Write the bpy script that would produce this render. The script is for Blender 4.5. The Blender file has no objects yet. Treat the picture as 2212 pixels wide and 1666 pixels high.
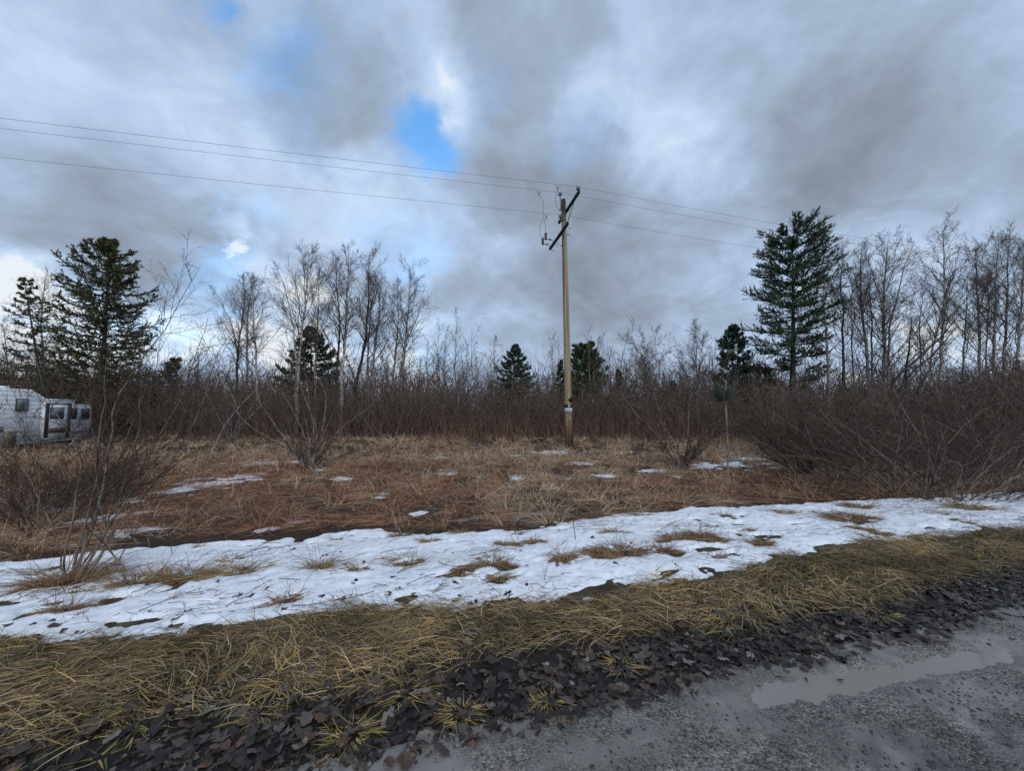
import bpy, math
import numpy as np
from math import radians, sin, cos, pi

rng = np.random.default_rng(7)
scene = bpy.context.scene
col = scene.collection

# ------------------------------------------------------------------ camera
F, CX, CY, HORIZON, CAMZ = 800.0, 1106.0, 833.0, 884.0, 1.6      # photograph measured on a 2212 x 1666 grid
PITCH = math.atan((HORIZON - CY) / F)
cd = bpy.data.cameras.new('camera'); cam = bpy.data.objects.new('camera', cd); col.objects.link(cam)
cd.sensor_width = 36.0; cd.lens = 36.0 * F / 2212.0; cd.clip_start = 0.05; cd.clip_end = 3000
cam.location = (0, 0, CAMZ); cam.rotation_euler = (pi / 2 + PITCH, 0, 0)
scene.camera = cam

def ray(px, py):
    a, b, c = (px - CX) / F, 1.0, (CY - py) / F
    d = np.array([a, b * cos(PITCH) - c * sin(PITCH), b * sin(PITCH) + c * cos(PITCH)])
    return d
def at(px, py, Y):                       # a point at depth Y
    d = ray(px, py); t = Y / d[1]
    return np.array([0, 0, CAMZ]) + d * t

# ------------------------------------------------------------------ sky and light
SUN_AZ, SUN_EL = radians(165), radians(32)
world = bpy.data.worlds.new('World'); scene.world = world; world.use_nodes = True
wt = world.node_tree; wt.nodes.clear()
def wn(t, **kw):
    n = wt.nodes.new(t)
    for k, v in kw.items(): setattr(n, k, v)
    return n
def wl(a, b): wt.links.new(a, b)
def wmath(op, a, b=None, clamp=False):
    n = wn('ShaderNodeMath', operation=op); n.use_clamp = clamp
    for i, x in enumerate((a, b)):
        if x is None: continue
        if isinstance(x, (int, float)): n.inputs[i].default_value = x
        else: wl(x, n.inputs[i])
    return n.outputs[0]
def wvec(op, a, b=None, s=None):
    n = wn('ShaderNodeVectorMath', operation=op)
    for i, x in enumerate((a, b)):
        if x is None: continue
        if isinstance(x, (tuple, list, np.ndarray)): n.inputs[i].default_value = tuple(float(q) for q in x)
        else: wl(x, n.inputs[i])
    if s is not None:
        if isinstance(s, (int, float)): n.inputs['Scale'].default_value = s
        else: wl(s, n.inputs['Scale'])
    return n.outputs['Value'] if op == 'DOT_PRODUCT' else n.outputs['Vector']
def wnoise(vec, scale, detail, rough, dist=0.0):
    n = wn('ShaderNodeTexNoise'); wl(vec, n.inputs['Vector'])
    n.inputs['Scale'].default_value = scale; n.inputs['Detail'].default_value = detail
    n.inputs['Roughness'].default_value = rough; n.inputs['Distortion'].default_value = dist
    return n
tc = wn('ShaderNodeTexCoord'); D = wvec('NORMALIZE', tc.outputs['Generated'])
sep = wn('ShaderNodeSeparateXYZ'); wl(D, sep.inputs[0])
zz = wmath('ADD', wmath('MAXIMUM', sep.outputs[2], 0.0), 0.48)
cmb = wn('ShaderNodeCombineXYZ'); wl(wmath('DIVIDE', sep.outputs[0], zz), cmb.inputs[0]); wl(wmath('DIVIDE', sep.outputs[1], zz), cmb.inputs[1])
Q = cmb.outputs[0]
warp = wvec('SCALE', wvec('SUBTRACT', wnoise(Q, 3.4, 7, 0.62).outputs['Color'], (0.5, 0.5, 0.5)), s=0.30)
DW = wvec('NORMALIZE', wvec('ADD', D, warp))
N1 = wnoise(Q, 2.9, 9, 0.52, 0.4).outputs['Fac']
N2 = wnoise(wvec('ADD', Q, (7.3, 2.1, 4.0)), 6.2, 10, 0.57, 0.5).outputs['Fac']
def blobs(lst, base, src, gain=1.0):
    acc = base
    for px, py, r, w in lst:
        d = ray(px, py); n = np.linalg.norm(d); d = d / n
        ang = min((r / F) / (n ** 1.5), 1.2) * 1.0
        m = wn('ShaderNodeMapRange'); m.interpolation_type = 'SMOOTHSTEP'; m.clamp = True
        m.inputs['From Min'].default_value = cos(ang * 1.25); m.inputs['From Max'].default_value = 1.0
        m.inputs['To Min'].default_value = 0; m.inputs['To Max'].default_value = w * gain
        wl(wvec('DOT_PRODUCT', src, d), m.inputs['Value'])
        acc = m.outputs[0] if acc is None else wmath('ADD', acc, m.outputs[0])
    return acc
b0 = wmath('ADD', wmath('MULTIPLY', wmath('SUBTRACT', N1, 0.5), 0.85), wmath('MULTIPLY', wmath('SUBTRACT', N2, 0.5), 0.85))
b0 = wmath('ADD', b0, 0.68)
bright = blobs([(130, 530, 330, -.22), (380, 520, 190, -.20), (250, 590, 150, -.12), (60, 330, 260, -.05), (780, 210, 190, -.30), (680, 260, 110, -.14), (580, 170, 130, -.10),
                (1085, 365, 140, -.40), (1240, 400, 115, -.30), (1300, 570, 200, -.26), (1120, 690, 260, -.16), (1330, 640, 200, -.14), (1640, 400, 190, -.32), (1800, 330, 210, -.26), (1480, 580, 150, -.14),
                (1980, 220, 260, -.26), (2150, 330, 260, -.20), (1650, 70, 200, -.14), (1120, 50, 210, -.32), (1440, 200, 220, .10), (1310, 290, 140, .10), (1400, 420, 130, .12), (1180, 230, 130, .12), (1560, 340, 100, .10),
                (880, 90, 150, .14), (960, 200, 120, .06), (700, 400, 200, .14), (930, 450, 150, .14), (505, 558, 24, .55), (525, 505, 45, .30), (560, 575, 70, .25), (40, 720, 200, .38), (0, 660, 130, .22),
                (300, 735, 150, .42), (420, 690, 90, .20), (640, 765, 130, .42), (880, 800, 110, .34), (1850, 690, 220, .12), (2130, 780, 220, .20), (1560, 480, 120, .10), (480, 330, 160, .08), (520, 60, 150, .10)], b0, DW, .85)
ramp = wn('ShaderNodeValToRGB'); wl(bright, ramp.inputs[0])
el = ramp.color_ramp.elements
stops = [(0.0, (.205, .245, .30)), (.25, (.262, .32, .40)), (.5, (.335, .425, .56)), (.72, (.435, .56, .75)), (.9, (.56, .69, .86)), (1.0, (.76, .81, .86))]
el[0].position, el[0].color = stops[0][0], stops[0][1] + (1,)
el[1].position, el[1].color = stops[-1][0], stops[-1][1] + (1,)
for p, c in stops[1:-1]:
    e = el.new(p); e.color = c + (1,)
blue = blobs([(425, -5, 70, .95), (450, 50, 45, .45), (885, 250, 70, .50), (925, 318, 84, .72), (980, 308, 70, .45), (895, 215, 50, .25), (1250, 315, 90, .5), (870, 510, 150, .55),
              (640, 250, 150, .42), (570, 70, 140, .40), (1040, 170, 90, .45), (905, 745, 110, .2), (985, 770, 90, .15), (560, 520, 110, .5), (420, 640, 130, .42), (780, 80, 200, .3), (330, 780, 120, .3)], None, DW)
blue = wmath('MULTIPLY', blue, wmath('ADD', wmath('MULTIPLY', N2, 2.6), -0.50))
bm = wn('ShaderNodeMapRange'); bm.interpolation_type = 'SMOOTHSTEP'; wl(blue, bm.inputs['Value'])
bm.inputs['From Min'].default_value = .05; bm.inputs['From Max'].default_value = 1.45; bm.inputs['To Max'].default_value = .92
sky = wn('ShaderNodeTexSky', sky_type='NISHITA'); sky.sun_disc = False
sky.sun_elevation = SUN_EL; sky.sun_rotation = SUN_AZ; sky.ozone_density = 2.0
clear = wvec('MULTIPLY', sky.outputs[0], (1.35, 2.55, 3.1))
mx = wn('ShaderNodeMix', data_type='RGBA'); wl(bm.outputs[0], mx.inputs['Factor'])
wl(wvec('SCALE', ramp.outputs[0], s=10.0), mx.inputs['A']); wl(clear, mx.inputs['B'])
bg = wn('ShaderNodeBackground'); bg.inputs['Strength'].default_value = 0.1; wl(mx.outputs['Result'], bg.inputs['Color'])
wo = wn('ShaderNodeOutputWorld'); wl(bg.outputs[0], wo.inputs['Surface'])

sd = bpy.data.lights.new('sun', 'SUN'); sun = bpy.data.objects.new('sun', sd); col.objects.link(sun)
sd.energy = 1.3; sd.angle = radians(45); sd.color = (1.0, .96, .91)
sun.rotation_euler = (pi / 2 - SUN_EL, 0, -SUN_AZ + pi)
sun.location = (-20, 10, 30)
scene.view_settings.view_transform = 'Standard'; scene.view_settings.look = 'None'
scene.view_settings.exposure = 0.12; scene.view_settings.gamma = 1.0; scene.view_settings.use_curve_mapping = False
scene.render.engine = 'CYCLES'
scene.cycles.use_denoising = False
scene.cycles.max_bounces = 5; scene.cycles.diffuse_bounces = 3
scene.cycles.use_adaptive_sampling = False

# ------------------------------------------------------------------ noise and terrain
def _h(ix, iy, s):
    n = (ix.astype(np.int64) * 374761393 + iy.astype(np.int64) * 668265263 + s * 974711) & 0xFFFFFFFF
    n = ((n ^ (n >> 13)) * 1274126177) & 0xFFFFFFFF
    return ((n ^ (n >> 16)) & 0xFFFFFF) / float(0xFFFFFF)
def vnoise(x, y, s=0):
    x, y = np.asarray(x, float), np.asarray(y, float)
    ix, iy = np.floor(x), np.floor(y); fx, fy = x - ix, y - iy
    fx, fy = fx * fx * (3 - 2 * fx), fy * fy * (3 - 2 * fy)
    a, b, c, d = _h(ix, iy, s), _h(ix + 1, iy, s), _h(ix, iy + 1, s), _h(ix + 1, iy + 1, s)
    return (a + (b - a) * fx) * (1 - fy) + (c + (d - c) * fx) * fy
def fbm(x, y, o=4, s=0):
    r, a, t = 0, 1.0, 0
    x, y = np.asarray(x, float), np.asarray(y, float)
    for i in range(o):
        r = r + a * vnoise(x, y, s + i * 17); t += a; a *= .5; x = x * 2.03 + 5.1; y = y * 2.03 + 1.7
    return r / t - .5
DU = np.array([2900.0, F]) / np.hypot(2900.0, F)             # along the road
DN = np.array([-DU[1], DU[0]])                                # across it, towards the field
def uv(x, y): return x * DU[0] + y * DU[1], x * DN[0] + y * DN[1]
def xy(u, v): return u * DU[0] + v * DN[0], u * DU[1] + v * DN[1]
PV = [-60, -6, 1.5, 1.9, 2.25, 2.7, 3.1, 4.0, 5.0, 5.6, 7.0, 12, 400]
PH = [-.05, -.02, -.005, -.015, .0, .035, .02, -.05, -.13, -.21, -.22, -.25, -.25]
def hgt(x, y):
    u, v = uv(np.asarray(x, float), np.asarray(y, float))
    w = v + .18 * fbm(u * .6, v * .2, 2, 3)
    h = np.interp(w, PV, PH)
    k = np.clip((v - 1.9) / .6, 0, 1)
    h = h + k * (.05 * fbm(u * 1.7, v * 1.7, 3, 11) + .02 * fbm(u * 7, v * 7, 2, 12))
    k2 = np.clip((v - 5) / 3, 0, 1)
    return h + k2 * .16 * fbm(u * .35, v * .35, 3, 21)
def ground(px, py):
    d = ray(px, py); o = np.array([0, 0, CAMZ]); t = CAMZ / max(-d[2], 1e-3)
    for i in range(12):
        p = o + d * t; t = (CAMZ - float(hgt(p[0], p[1]))) / max(-d[2], 1e-3)
    return o + d * t
def pz(x, y): return np.array([x, y, float(hgt(x, y))])
def to_px(P):                             # world points -> photo grid
    P = np.asarray(P, float).reshape(-1, 3); x, y, z = P[:, 0], P[:, 1], P[:, 2] - CAMZ
    yy = y * cos(PITCH) + z * sin(PITCH); c = -y * sin(PITCH) + z * cos(PITCH)
    return CX + F * x / yy, CY - F * c / yy

# ------------------------------------------------------------------ mesh building
class Geo:
    def __init__(s): s.v, s.t, s.c, s.n = [], [], [], 0
    def add(s, V, T, c=(1, 1, 1)):
        V = np.asarray(V, float).reshape(-1, 3); T = np.asarray(T, np.int64).reshape(-1, 3)
        c = np.asarray(c, float)
        if c.ndim == 1: c = np.tile(c, (len(V), 1))
        s.v.append(V); s.t.append(T + s.n); s.c.append(c); s.n += len(V); return s
    def mesh(s, name, mat, smooth=False, origin=None):
        V, T, C = np.concatenate(s.v), np.concatenate(s.t), np.concatenate(s.c)
        if origin is not None: V = V - np.asarray(origin)
        me = bpy.data.meshes.new(name); me.vertices.add(len(V)); me.vertices.foreach_set('co', V.ravel().astype(np.float32))
        me.loops.add(len(T) * 3); me.loops.foreach_set('vertex_index', T.ravel().astype(np.int32))
        me.polygons.add(len(T)); me.polygons.foreach_set('loop_start', (np.arange(len(T)) * 3).astype(np.int32))
        if smooth: me.polygons.foreach_set('use_smooth', np.ones(len(T), bool))
        a = me.color_attributes.new('tint', 'FLOAT_COLOR', 'POINT')
        a.data.foreach_set('color', np.concatenate([C, np.ones((len(C), 1))], 1).ravel().astype(np.float32))
        me.update(calc_edges=True); me.materials.append(mat); return me
    def build(s, name, mat, parent=None, smooth=False, origin=None):
        o = bpy.data.objects.new(name, s.mesh(name, mat, smooth, origin)); col.objects.link(o)
        if parent is not None: o.parent = parent
        elif origin is not None: o.location = tuple(origin)
        return o
def tag(o, label, cat, group=None, kind=None):
    o['label'] = label; o['category'] = cat
    if group: o['group'] = group
    if kind: o['kind'] = kind
    return o
def thing(name, loc, label, cat, group=None):
    o = bpy.data.objects.new(name, None); o.empty_display_size = .2; col.objects.link(o); o.location = tuple(float(q) for q in loc)
    return tag(o, label, cat, group)
def nrm(a): return a / np.maximum(np.linalg.norm(a, axis=-1, keepdims=True), 1e-9)
def tubes(P, R, S=3):
    P = np.asarray(P, float); R = np.asarray(R, float)
    if P.ndim == 2: P, R = P[None], R[None]
    N, K, _ = P.shape; T = nrm(np.gradient(P, axis=1)); m = nrm(P[:, -1] - P[:, 0])
    ref = np.where(np.abs(m[:, 2:3]) > .85, np.array([[1., .13, 0]]), np.array([[0, .1, 1.]]))[:, None, :]
    A = nrm(np.cross(T, np.broadcast_to(ref, T.shape))); B = np.cross(T, A)
    g = 2 * pi * np.arange(S) / S
    V = P[:, :, None] + R[:, :, None, None] * (np.cos(g)[:, None] * A[:, :, None] + np.sin(g)[:, None] * B[:, :, None])
    I = np.arange(N * K * S).reshape(N, K, S); a, c = I[:, :-1], I[:, 1:]; b, d = np.roll(a, -1, 2), np.roll(c, -1, 2)
    return V.reshape(-1, 3), np.concatenate([np.stack([a, b, d], -1).reshape(-1, 3), np.stack([a, d, c], -1).reshape(-1, 3)])
def spikes(P0, P1, r):
    N = len(P0); T = nrm(P1 - P0); q = rng.normal(size=(N, 3)); A = nrm(np.cross(T, q)); B = np.cross(T, A)
    g = 2 * pi * np.arange(3) / 3; r = np.broadcast_to(np.asarray(r, float), (N,))
    ring = P0[:, None] + r[:, None, None] * (np.cos(g)[:, None] * A[:, None] + np.sin(g)[:, None] * B[:, None])
    V = np.concatenate([ring, P1[:, None]], 1); I = np.arange(N)[:, None] * 4
    T = np.stack([np.concatenate([I + i, I + (i + 1) % 3, I + 3], 1) for i in range(3)], 1)
    return V.reshape(-1, 3), T.reshape(-1, 3)
def interp_poly(pts, K, smooth=True):
    p = np.asarray(pts, float); d = np.r_[0, np.cumsum(np.linalg.norm(np.diff(p, axis=0), axis=1))]
    t = np.linspace(0, d[-1], K); q = np.stack([np.interp(t, d, p[:, i]) for i in range(3)], 1)
    if smooth and K > 4:
        for _ in range(2): q[1:-1] = .25 * q[:-2] + .5 * q[1:-1] + .25 * q[2:]
    return q
def kids(P, R, n, t0, t1, L, ang, K, jit=.12, up=0.0, rf=.5, rmin=.002, Ldrop=0.5, rtip=.3, side=None):
    """n children on every parent curve; L length at t0, shrinking by Ldrop towards the tip"""
    N, KP, _ = P.shape; M = N * n; pi_ = np.repeat(np.arange(N), n)
    t = t0 + (t1 - t0) * ((np.tile(np.arange(n), N) + rng.random(M)) / n); f = t * (KP - 1); i = np.minimum(f.astype(int), KP - 2); w = (f - i)[:, None]
    b = P[pi_, i] * (1 - w) + P[pi_, i + 1] * w; tg = nrm(P[pi_, i + 1] - P[pi_, i]); r0 = R[pi_, i] * (1 - w[:, 0]) + R[pi_, i + 1] * w[:, 0]
    q = rng.normal(size=(M, 3))
    if side is not None: q = q * np.array(side)
    pr = nrm(q - (q * tg).sum(1, keepdims=True) * tg)
    a = ang * (1 + .3 * rng.normal(size=(M, 1))); d = nrm(tg * np.cos(a) + pr * np.sin(a))
    tt = (t - t0) / max(t1 - t0, 1e-6)
    Lp = np.broadcast_to(np.asarray(L, float), (N,))[pi_] if np.ndim(L) else L
    ln = Lp * (1 - Ldrop * tt) * (.55 + .75 * rng.random(M)); st = ln / (K - 1)
    out = np.empty((M, K, 3)); out[:, 0] = b
    for k in range(1, K):
        d = nrm(d + jit * rng.normal(size=(M, 3)) + np.array([0, 0, up])); out[:, k] = out[:, k - 1] + d * st[:, None]
    r = np.maximum(np.minimum(r0 * rf, r0), rmin); RR = r[:, None] * np.linspace(1, rtip, K)[None]
    return out, RR
def blades(B, Dr, L, W, K=4, droop=.5, jit=.1):
    """grass blades: ribbons from base B along Dr, drooping"""
    N = len(B); P = np.empty((N, K, 3)); P[:, 0] = B; d = nrm(Dr); L = np.broadcast_to(L, (N,)); W = np.broadcast_to(W, (N,))
    dr = np.broadcast_to(droop, (N,))
    for k in range(1, K):
        d = nrm(d + jit * rng.normal(size=(N, 3)) - np.array([0, 0, 1]) * (dr / (K - 1))[:, None]); P[:, k] = P[:, k - 1] + d * (L / (K - 1))[:, None]
    s = nrm(np.cross(Dr, rng.normal(size=(N, 3)))); prof = np.linspace(1, .12, K) ** .7
    off = s[:, None] * (W[:, None] * prof[None] * .5)[..., None]
    return P, off
def ribbon(P, off):                       # blades that end in a point: 2K-1 vertices each
    N, K, _ = P.shape; V = np.concatenate([np.stack([P - off, P + off], 2)[:, :-1].reshape(N, -1, 3), P[:, -1:]], 1); I = np.arange(N)[:, None] * (2 * K - 1); T = []
    for k in range(K - 2): T += [I + [2 * k, 2 * k + 1, 2 * k + 3], I + [2 * k, 2 * k + 3, 2 * k + 2]]
    T.append(I + [2 * K - 4, 2 * K - 3, 2 * K - 2]); return V.reshape(-1, 3), np.concatenate(T)
def slivers(P0, P1, w):                   # the finest twigs and needles: one tapering face each
    N = len(P0); q = nrm(np.cross(P1 - P0, rng.normal(size=(N, 3)))) * np.broadcast_to(np.asarray(w, float), (N,))[:, None]
    return np.stack([P0 - q, P0 + q, P1], 1).reshape(-1, 3), np.arange(N * 3).reshape(-1, 3)
def per(c, k): return np.repeat(c, k, axis=0)
def box(cx, cy, cz, sx, sy, sz, M=None):
    V = np.array([[x, y, z] for x in (-.5, .5) for y in (-.5, .5) for z in (-.5, .5)]) * [sx, sy, sz] + [cx, cy, cz]
    T = [[0, 1, 3], [0, 3, 2], [4, 6, 7], [4, 7, 5], [0, 4, 5], [0, 5, 1], [2, 3, 7], [2, 7, 6], [0, 2, 6], [0, 6, 4], [1, 5, 7], [1, 7, 3]]
    return V, T
def bar(a, b, w, h):
    a, b = np.asarray(a, float), np.asarray(b, float); t = nrm(b - a); s = nrm(np.cross(t, [0.01, 0.02, 1])); n = np.cross(s, t)
    V = np.array([p + s * sx * w / 2 + n * sz * h / 2 for p in (a, b) for sx in (-1, 1) for sz in (-1, 1)])
    T = [[0, 1, 3], [0, 3, 2], [4, 6, 7], [4, 7, 5], [0, 4, 5], [0, 5, 1], [2, 3, 7], [2, 7, 6], [0, 2, 6], [0, 6, 4], [1, 5, 7], [1, 7, 3]]
    return V, T
def lathe(prof, c, S=12):
    pr = np.array(prof); g = 2 * pi * np.arange(S) / S; K = len(pr)
    V = np.stack([pr[:, :1] * np.cos(g), pr[:, :1] * np.sin(g), np.repeat(pr[:, 1:], S, 1)], -1).reshape(-1, 3) + np.asarray(c)
    I = np.arange(K * S).reshape(K, S); a, cc = I[:-1], I[1:]; b, d = np.roll(a, -1, 1), np.roll(cc, -1, 1)
    return V, np.concatenate([np.stack([a, b, d], -1).reshape(-1, 3), np.stack([a, d, cc], -1).reshape(-1, 3)])

# ------------------------------------------------------------------ materials
def material(name, base=(.5, .5, .5), rough=.8, tint=False, spec=.3, noise=None, bump=None, metal=0, sss=False, trans=False):
    """noise = (scale, colour2, lo, hi[, stretch xyz]); tint multiplies the piece's own colour"""
    m = bpy.data.materials.new(name); m.use_nodes = True; nt = m.node_tree; b = nt.nodes['Principled BSDF']
    b.inputs['Roughness'].default_value = rough; b.inputs['Specular IOR Level'].default_value = spec; b.inputs['Metallic'].default_value = metal
    b.inputs['Base Color'].default_value = base + (1,)
    N = nt.nodes; Lk = nt.links; c = None
    tcn = N.new('ShaderNodeTexCoord')
    def nz(scale, st=(1, 1, 1), det=5):
        mp = N.new('ShaderNodeMapping'); mp.inputs['Scale'].default_value = st; Lk.new(tcn.outputs['Object'], mp.inputs[0])
        q = N.new('ShaderNodeTexNoise'); q.inputs['Scale'].default_value = scale; q.inputs['Detail'].default_value = det; Lk.new(mp.outputs[0], q.inputs['Vector']); return q
    if noise:
        for k, ns in enumerate(noise if isinstance(noise, list) else [noise]):
            q = nz(ns[0], ns[4] if len(ns) > 4 else (1, 1, 1))
            mr = N.new('ShaderNodeMapRange'); mr.inputs['From Min'].default_value = ns[2]; mr.inputs['From Max'].default_value = ns[3]; Lk.new(q.outputs['Fac'], mr.inputs['Value'])
            x = N.new('ShaderNodeMix'); x.data_type = 'RGBA'; Lk.new(mr.outputs[0], x.inputs['Factor'])
            if c is None: x.inputs['A'].default_value = base + (1,)
            else: Lk.new(c, x.inputs['A'])
            x.inputs['B'].default_value = ns[1] + (1,); c = x.outputs['Result']
    if tint:
        at_ = N.new('ShaderNodeAttribute'); at_.attribute_name = 'tint'
        x = N.new('ShaderNodeMix'); x.data_type = 'RGBA'; x.blend_type = 'MULTIPLY'; x.inputs['Factor'].default_value = 1
        if c is None: x.inputs['A'].default_value = base + (1,)
        else: Lk.new(c, x.inputs['A'])
        Lk.new(at_.outputs['Color'], x.inputs['B']); c = x.outputs['Result']
    if c is not None: Lk.new(c, b.inputs['Base Color'])
    if bump:
        q = nz(bump[0], bump[2] if len(bump) > 2 else (1, 1, 1), 6); bn = N.new('ShaderNodeBump'); bn.inputs['Strength'].default_value = bump[1]; bn.inputs['Distance'].default_value = bump[3] if len(bump) > 3 else .02
        Lk.new(q.outputs['Fac'], bn.inputs['Height']); Lk.new(bn.outputs[0], b.inputs['Normal'])
    return m
W1 = (1., 1., 1.)
M = {}
M['ground'] = material('soil', W1, .9, True, .2, (3.0, (.55, .5, .45), .4, .65), (25, .8))
M['road'] = material('wet_gravel', W1, .5, True, .4, [(9, (1.3, 1.27, 1.25), .5, .75)])
def gravelly(m):
    nt = m.node_tree; N, Lk = nt.nodes, nt.links; b = N['Principled BSDF']; src = b.inputs['Base Color'].links[0].from_socket; tcn = N.new('ShaderNodeTexCoord'); cols = []; hs = []
    for sc, lo, hi in ((85, .30, 1.55), (190, .55, 1.35)):
        v = N.new('ShaderNodeTexVoronoi'); v.inputs['Scale'].default_value = sc; Lk.new(tcn.outputs['Object'], v.inputs['Vector']); sp = N.new('ShaderNodeSeparateColor'); Lk.new(v.outputs['Color'], sp.inputs[0])
        mr = N.new('ShaderNodeMapRange'); mr.inputs['To Min'].default_value = lo; mr.inputs['To Max'].default_value = hi; Lk.new(sp.outputs[0], mr.inputs['Value']); cols.append(mr.outputs[0]); hs.append(v.outputs['Distance'])
    big = N.new('ShaderNodeTexNoise'); big.inputs['Scale'].default_value = 2.6; big.inputs['Detail'].default_value = 6; Lk.new(tcn.outputs['Object'], big.inputs['Vector'])
    br = N.new('ShaderNodeMapRange'); br.inputs['From Min'].default_value = .40; br.inputs['From Max'].default_value = .60; Lk.new(big.outputs['Fac'], br.inputs['Value'])
    mu = N.new('ShaderNodeMath'); mu.operation = 'MULTIPLY'; Lk.new(cols[0], mu.inputs[0]); Lk.new(cols[1], mu.inputs[1])
    mf = N.new('ShaderNodeMix'); Lk.new(br.outputs[0], mf.inputs['Factor']); mf.inputs['A'].default_value = 1.0; Lk.new(mu.outputs[0], mf.inputs['B'])      # stones show where the mud is thin
    x = N.new('ShaderNodeVectorMath'); x.operation = 'SCALE'; Lk.new(src, x.inputs[0]); Lk.new(mf.outputs[0], x.inputs['Scale']); Lk.new(x.outputs[0], b.inputs['Base Color'])
    ad = N.new('ShaderNodeMath'); ad.operation = 'MULTIPLY'; Lk.new(hs[0], ad.inputs[0]); Lk.new(br.outputs[0], ad.inputs[1]); bn = N.new('ShaderNodeBump'); bn.inputs['Strength'].default_value = .8; bn.inputs['Distance'].default_value = .012; bn.invert = True
    Lk.new(ad.outputs[0], bn.inputs['Height']); Lk.new(bn.outputs[0], b.inputs['Normal'])
    rr = N.new('ShaderNodeMapRange'); rr.inputs['To Min'].default_value = .28; rr.inputs['To Max'].default_value = .6; Lk.new(br.outputs[0], rr.inputs['Value']); Lk.new(rr.outputs[0], b.inputs['Roughness'])
gravelly(M['road'])
M['puddle'] = material('muddy_water', (.215, .192, .168), .03, False, .5, None, (3, .03))
M['snow'] = material('snow', (.80, .83, .88), .55, True, .3, (14, (.66, .68, .72), .48, .72), (60, .35, (1, 1, 1), .01))
M['grass'] = material('dry_grass', W1, .65, True, .25)
M['leaf'] = material('dead_leaf', W1, .42, True, .32, [(9, (2.0, 1.8, 1.6), .54, .74), (45, (.5, .5, .5), .42, .62)], (70, .5, (1, 1, 1), .006))
M['stone'] = material('gravel_stone', W1, .55, True, .4)
M['bark_dark'] = material('dark_bark', (.060, .052, .046), .9, True, .2, (30, (.028, .024, .022), .4, .6, (1, 1, .2)), (30, .7, (1, 1, .25)))
M['bark_grey'] = material('grey_bark', (.27, .25, .225), .9, True, .2, (14, (.10, .088, .078), .45, .62, (1, 1, .3)), (25, .6, (1, 1, .3)))
M['bark_birch'] = material('birch_bark', (.44, .42, .39), .8, True, .2, [(5, (.20, .18, .165), .45, .65), (9, (.05, .045, .04), .60, .66, (.6, .6, 2.5))], (20, .4))
M['twig'] = material('twig_bark', (.085, .070, .060), .85, True, .2)
M['needle'] = material('conifer_needle', W1, .6, True, .3)
M['pole'] = material('weathered_pole_wood', W1, .85, True, .2, (9, (.52, .44, .36), .42, .66, (1, 1, .035)), (40, .5, (1, 1, .03)))
M['arm'] = material('dark_treated_timber', (.035, .028, .024), .8, False, .3, (12, (.016, .013, .012), .4, .6), (30, .4))
M['steel'] = material('galvanised_steel', (.16, .17, .18), .5, False, .5, None, None, .7)
M['porcelain'] = material('grey_porcelain', (.20, .21, .22), .25, False, .5)
M['porcelain_dark'] = material('brown_porcelain', (.03, .026, .026), .3, False, .5)
M['wire'] = material('aged_conductor', (.10, .11, .12), .6, False, .4)
M['black'] = material('black_plastic', (.012, .012, .013), .6)
M['sign_white'] = material('white_enamel_plate', (.50, .56, .58), .5, False, .4, (30, (.34, .38, .40), .5, .7))
M['sign_black'] = material('black_enamel_plate', (.012, .016, .022), .5)
M['tag'] = material('brass_tag', (.6, .5, .32), .5)
M['rv_white'] = material('aged_white_siding', (.86, .87, .88), .5, True, .3, [(1.5, (.78, .775, .76), .5, .75), (7, (.60, .58, .55), .66, .88, (1, 1, .3))])
M['rv_glass'] = material('dark_window_glass', (.012, .016, .022), .12, False, .5, (2, (.05, .05, .055), .5, .6))
M['rv_glass_pale'] = material('curtained_window_glass', (.22, .25, .25), .25, False, .5, (4, (.10, .11, .11), .45, .6))
M['rv_frame'] = material('dark_rubber_frame', (.04, .04, .045), .6)
M['rv_trim'] = material('brown_trim', (.12, .085, .065), .7, False, .3, (6, (.07, .05, .04), .4, .6))
M['rv_tan'] = material('tan_panel', (.26, .21, .15), .7, False, .3, (3, (.15, .12, .085), .4, .65))
M['rv_stripe'] = material('faded_pink_stripe', (.42, .33, .34), .6)
M['tyre'] = material('tyre_rubber', (.015, .015, .015), .85)

# ------------------------------------------------------------------ ground, road, snow
def grid_mesh(us, vs, zf, keep=None, cf=None):
    U, V = np.meshgrid(us, vs, indexing='ij'); X, Y = xy(U, V); Z = zf(X, Y, U, V)
    I = np.arange(U.size).reshape(U.shape); a, b, c, d = I[:-1, :-1], I[1:, :-1], I[1:, 1:], I[:-1, 1:]
    T = np.stack([np.stack([a, b, c], -1), np.stack([a, c, d], -1)], -2)
    if keep is not None:
        k = keep(U, V); kk = k[:-1, :-1] | k[1:, :-1] | k[1:, 1:] | k[:-1, 1:]; T = T[kk]
    C = cf(U, V).reshape(-1, 3) if cf is not None else (1, 1, 1)
    P = np.stack([X, Y, Z], -1).reshape(-1, 3); T = T.reshape(-1, 3)
    used = np.unique(T); mp = np.zeros(len(P), int); mp[used] = np.arange(len(used))
    C = C[used] if not isinstance(C, tuple) else C
    return P[used], mp[T], C
def geom(a, b, n, p=3.0):                # spacing that widens away from the middle
    t = np.linspace(-1, 1, n); s = np.sign(t) * np.abs(t) ** p
    return np.where(s < 0, -s * a, s * b)
def lerp3(a, b, t): return np.asarray(a) * (1 - t[..., None]) + np.asarray(b) * t[..., None]
us = geom(-900, 900, 260, 3.0)
vs = np.r_[-60, -20, -6, np.arange(1.2, 6.5, .05), 6.5 + np.linspace(0, 1, 110) ** 2.6 * 1200]
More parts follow.
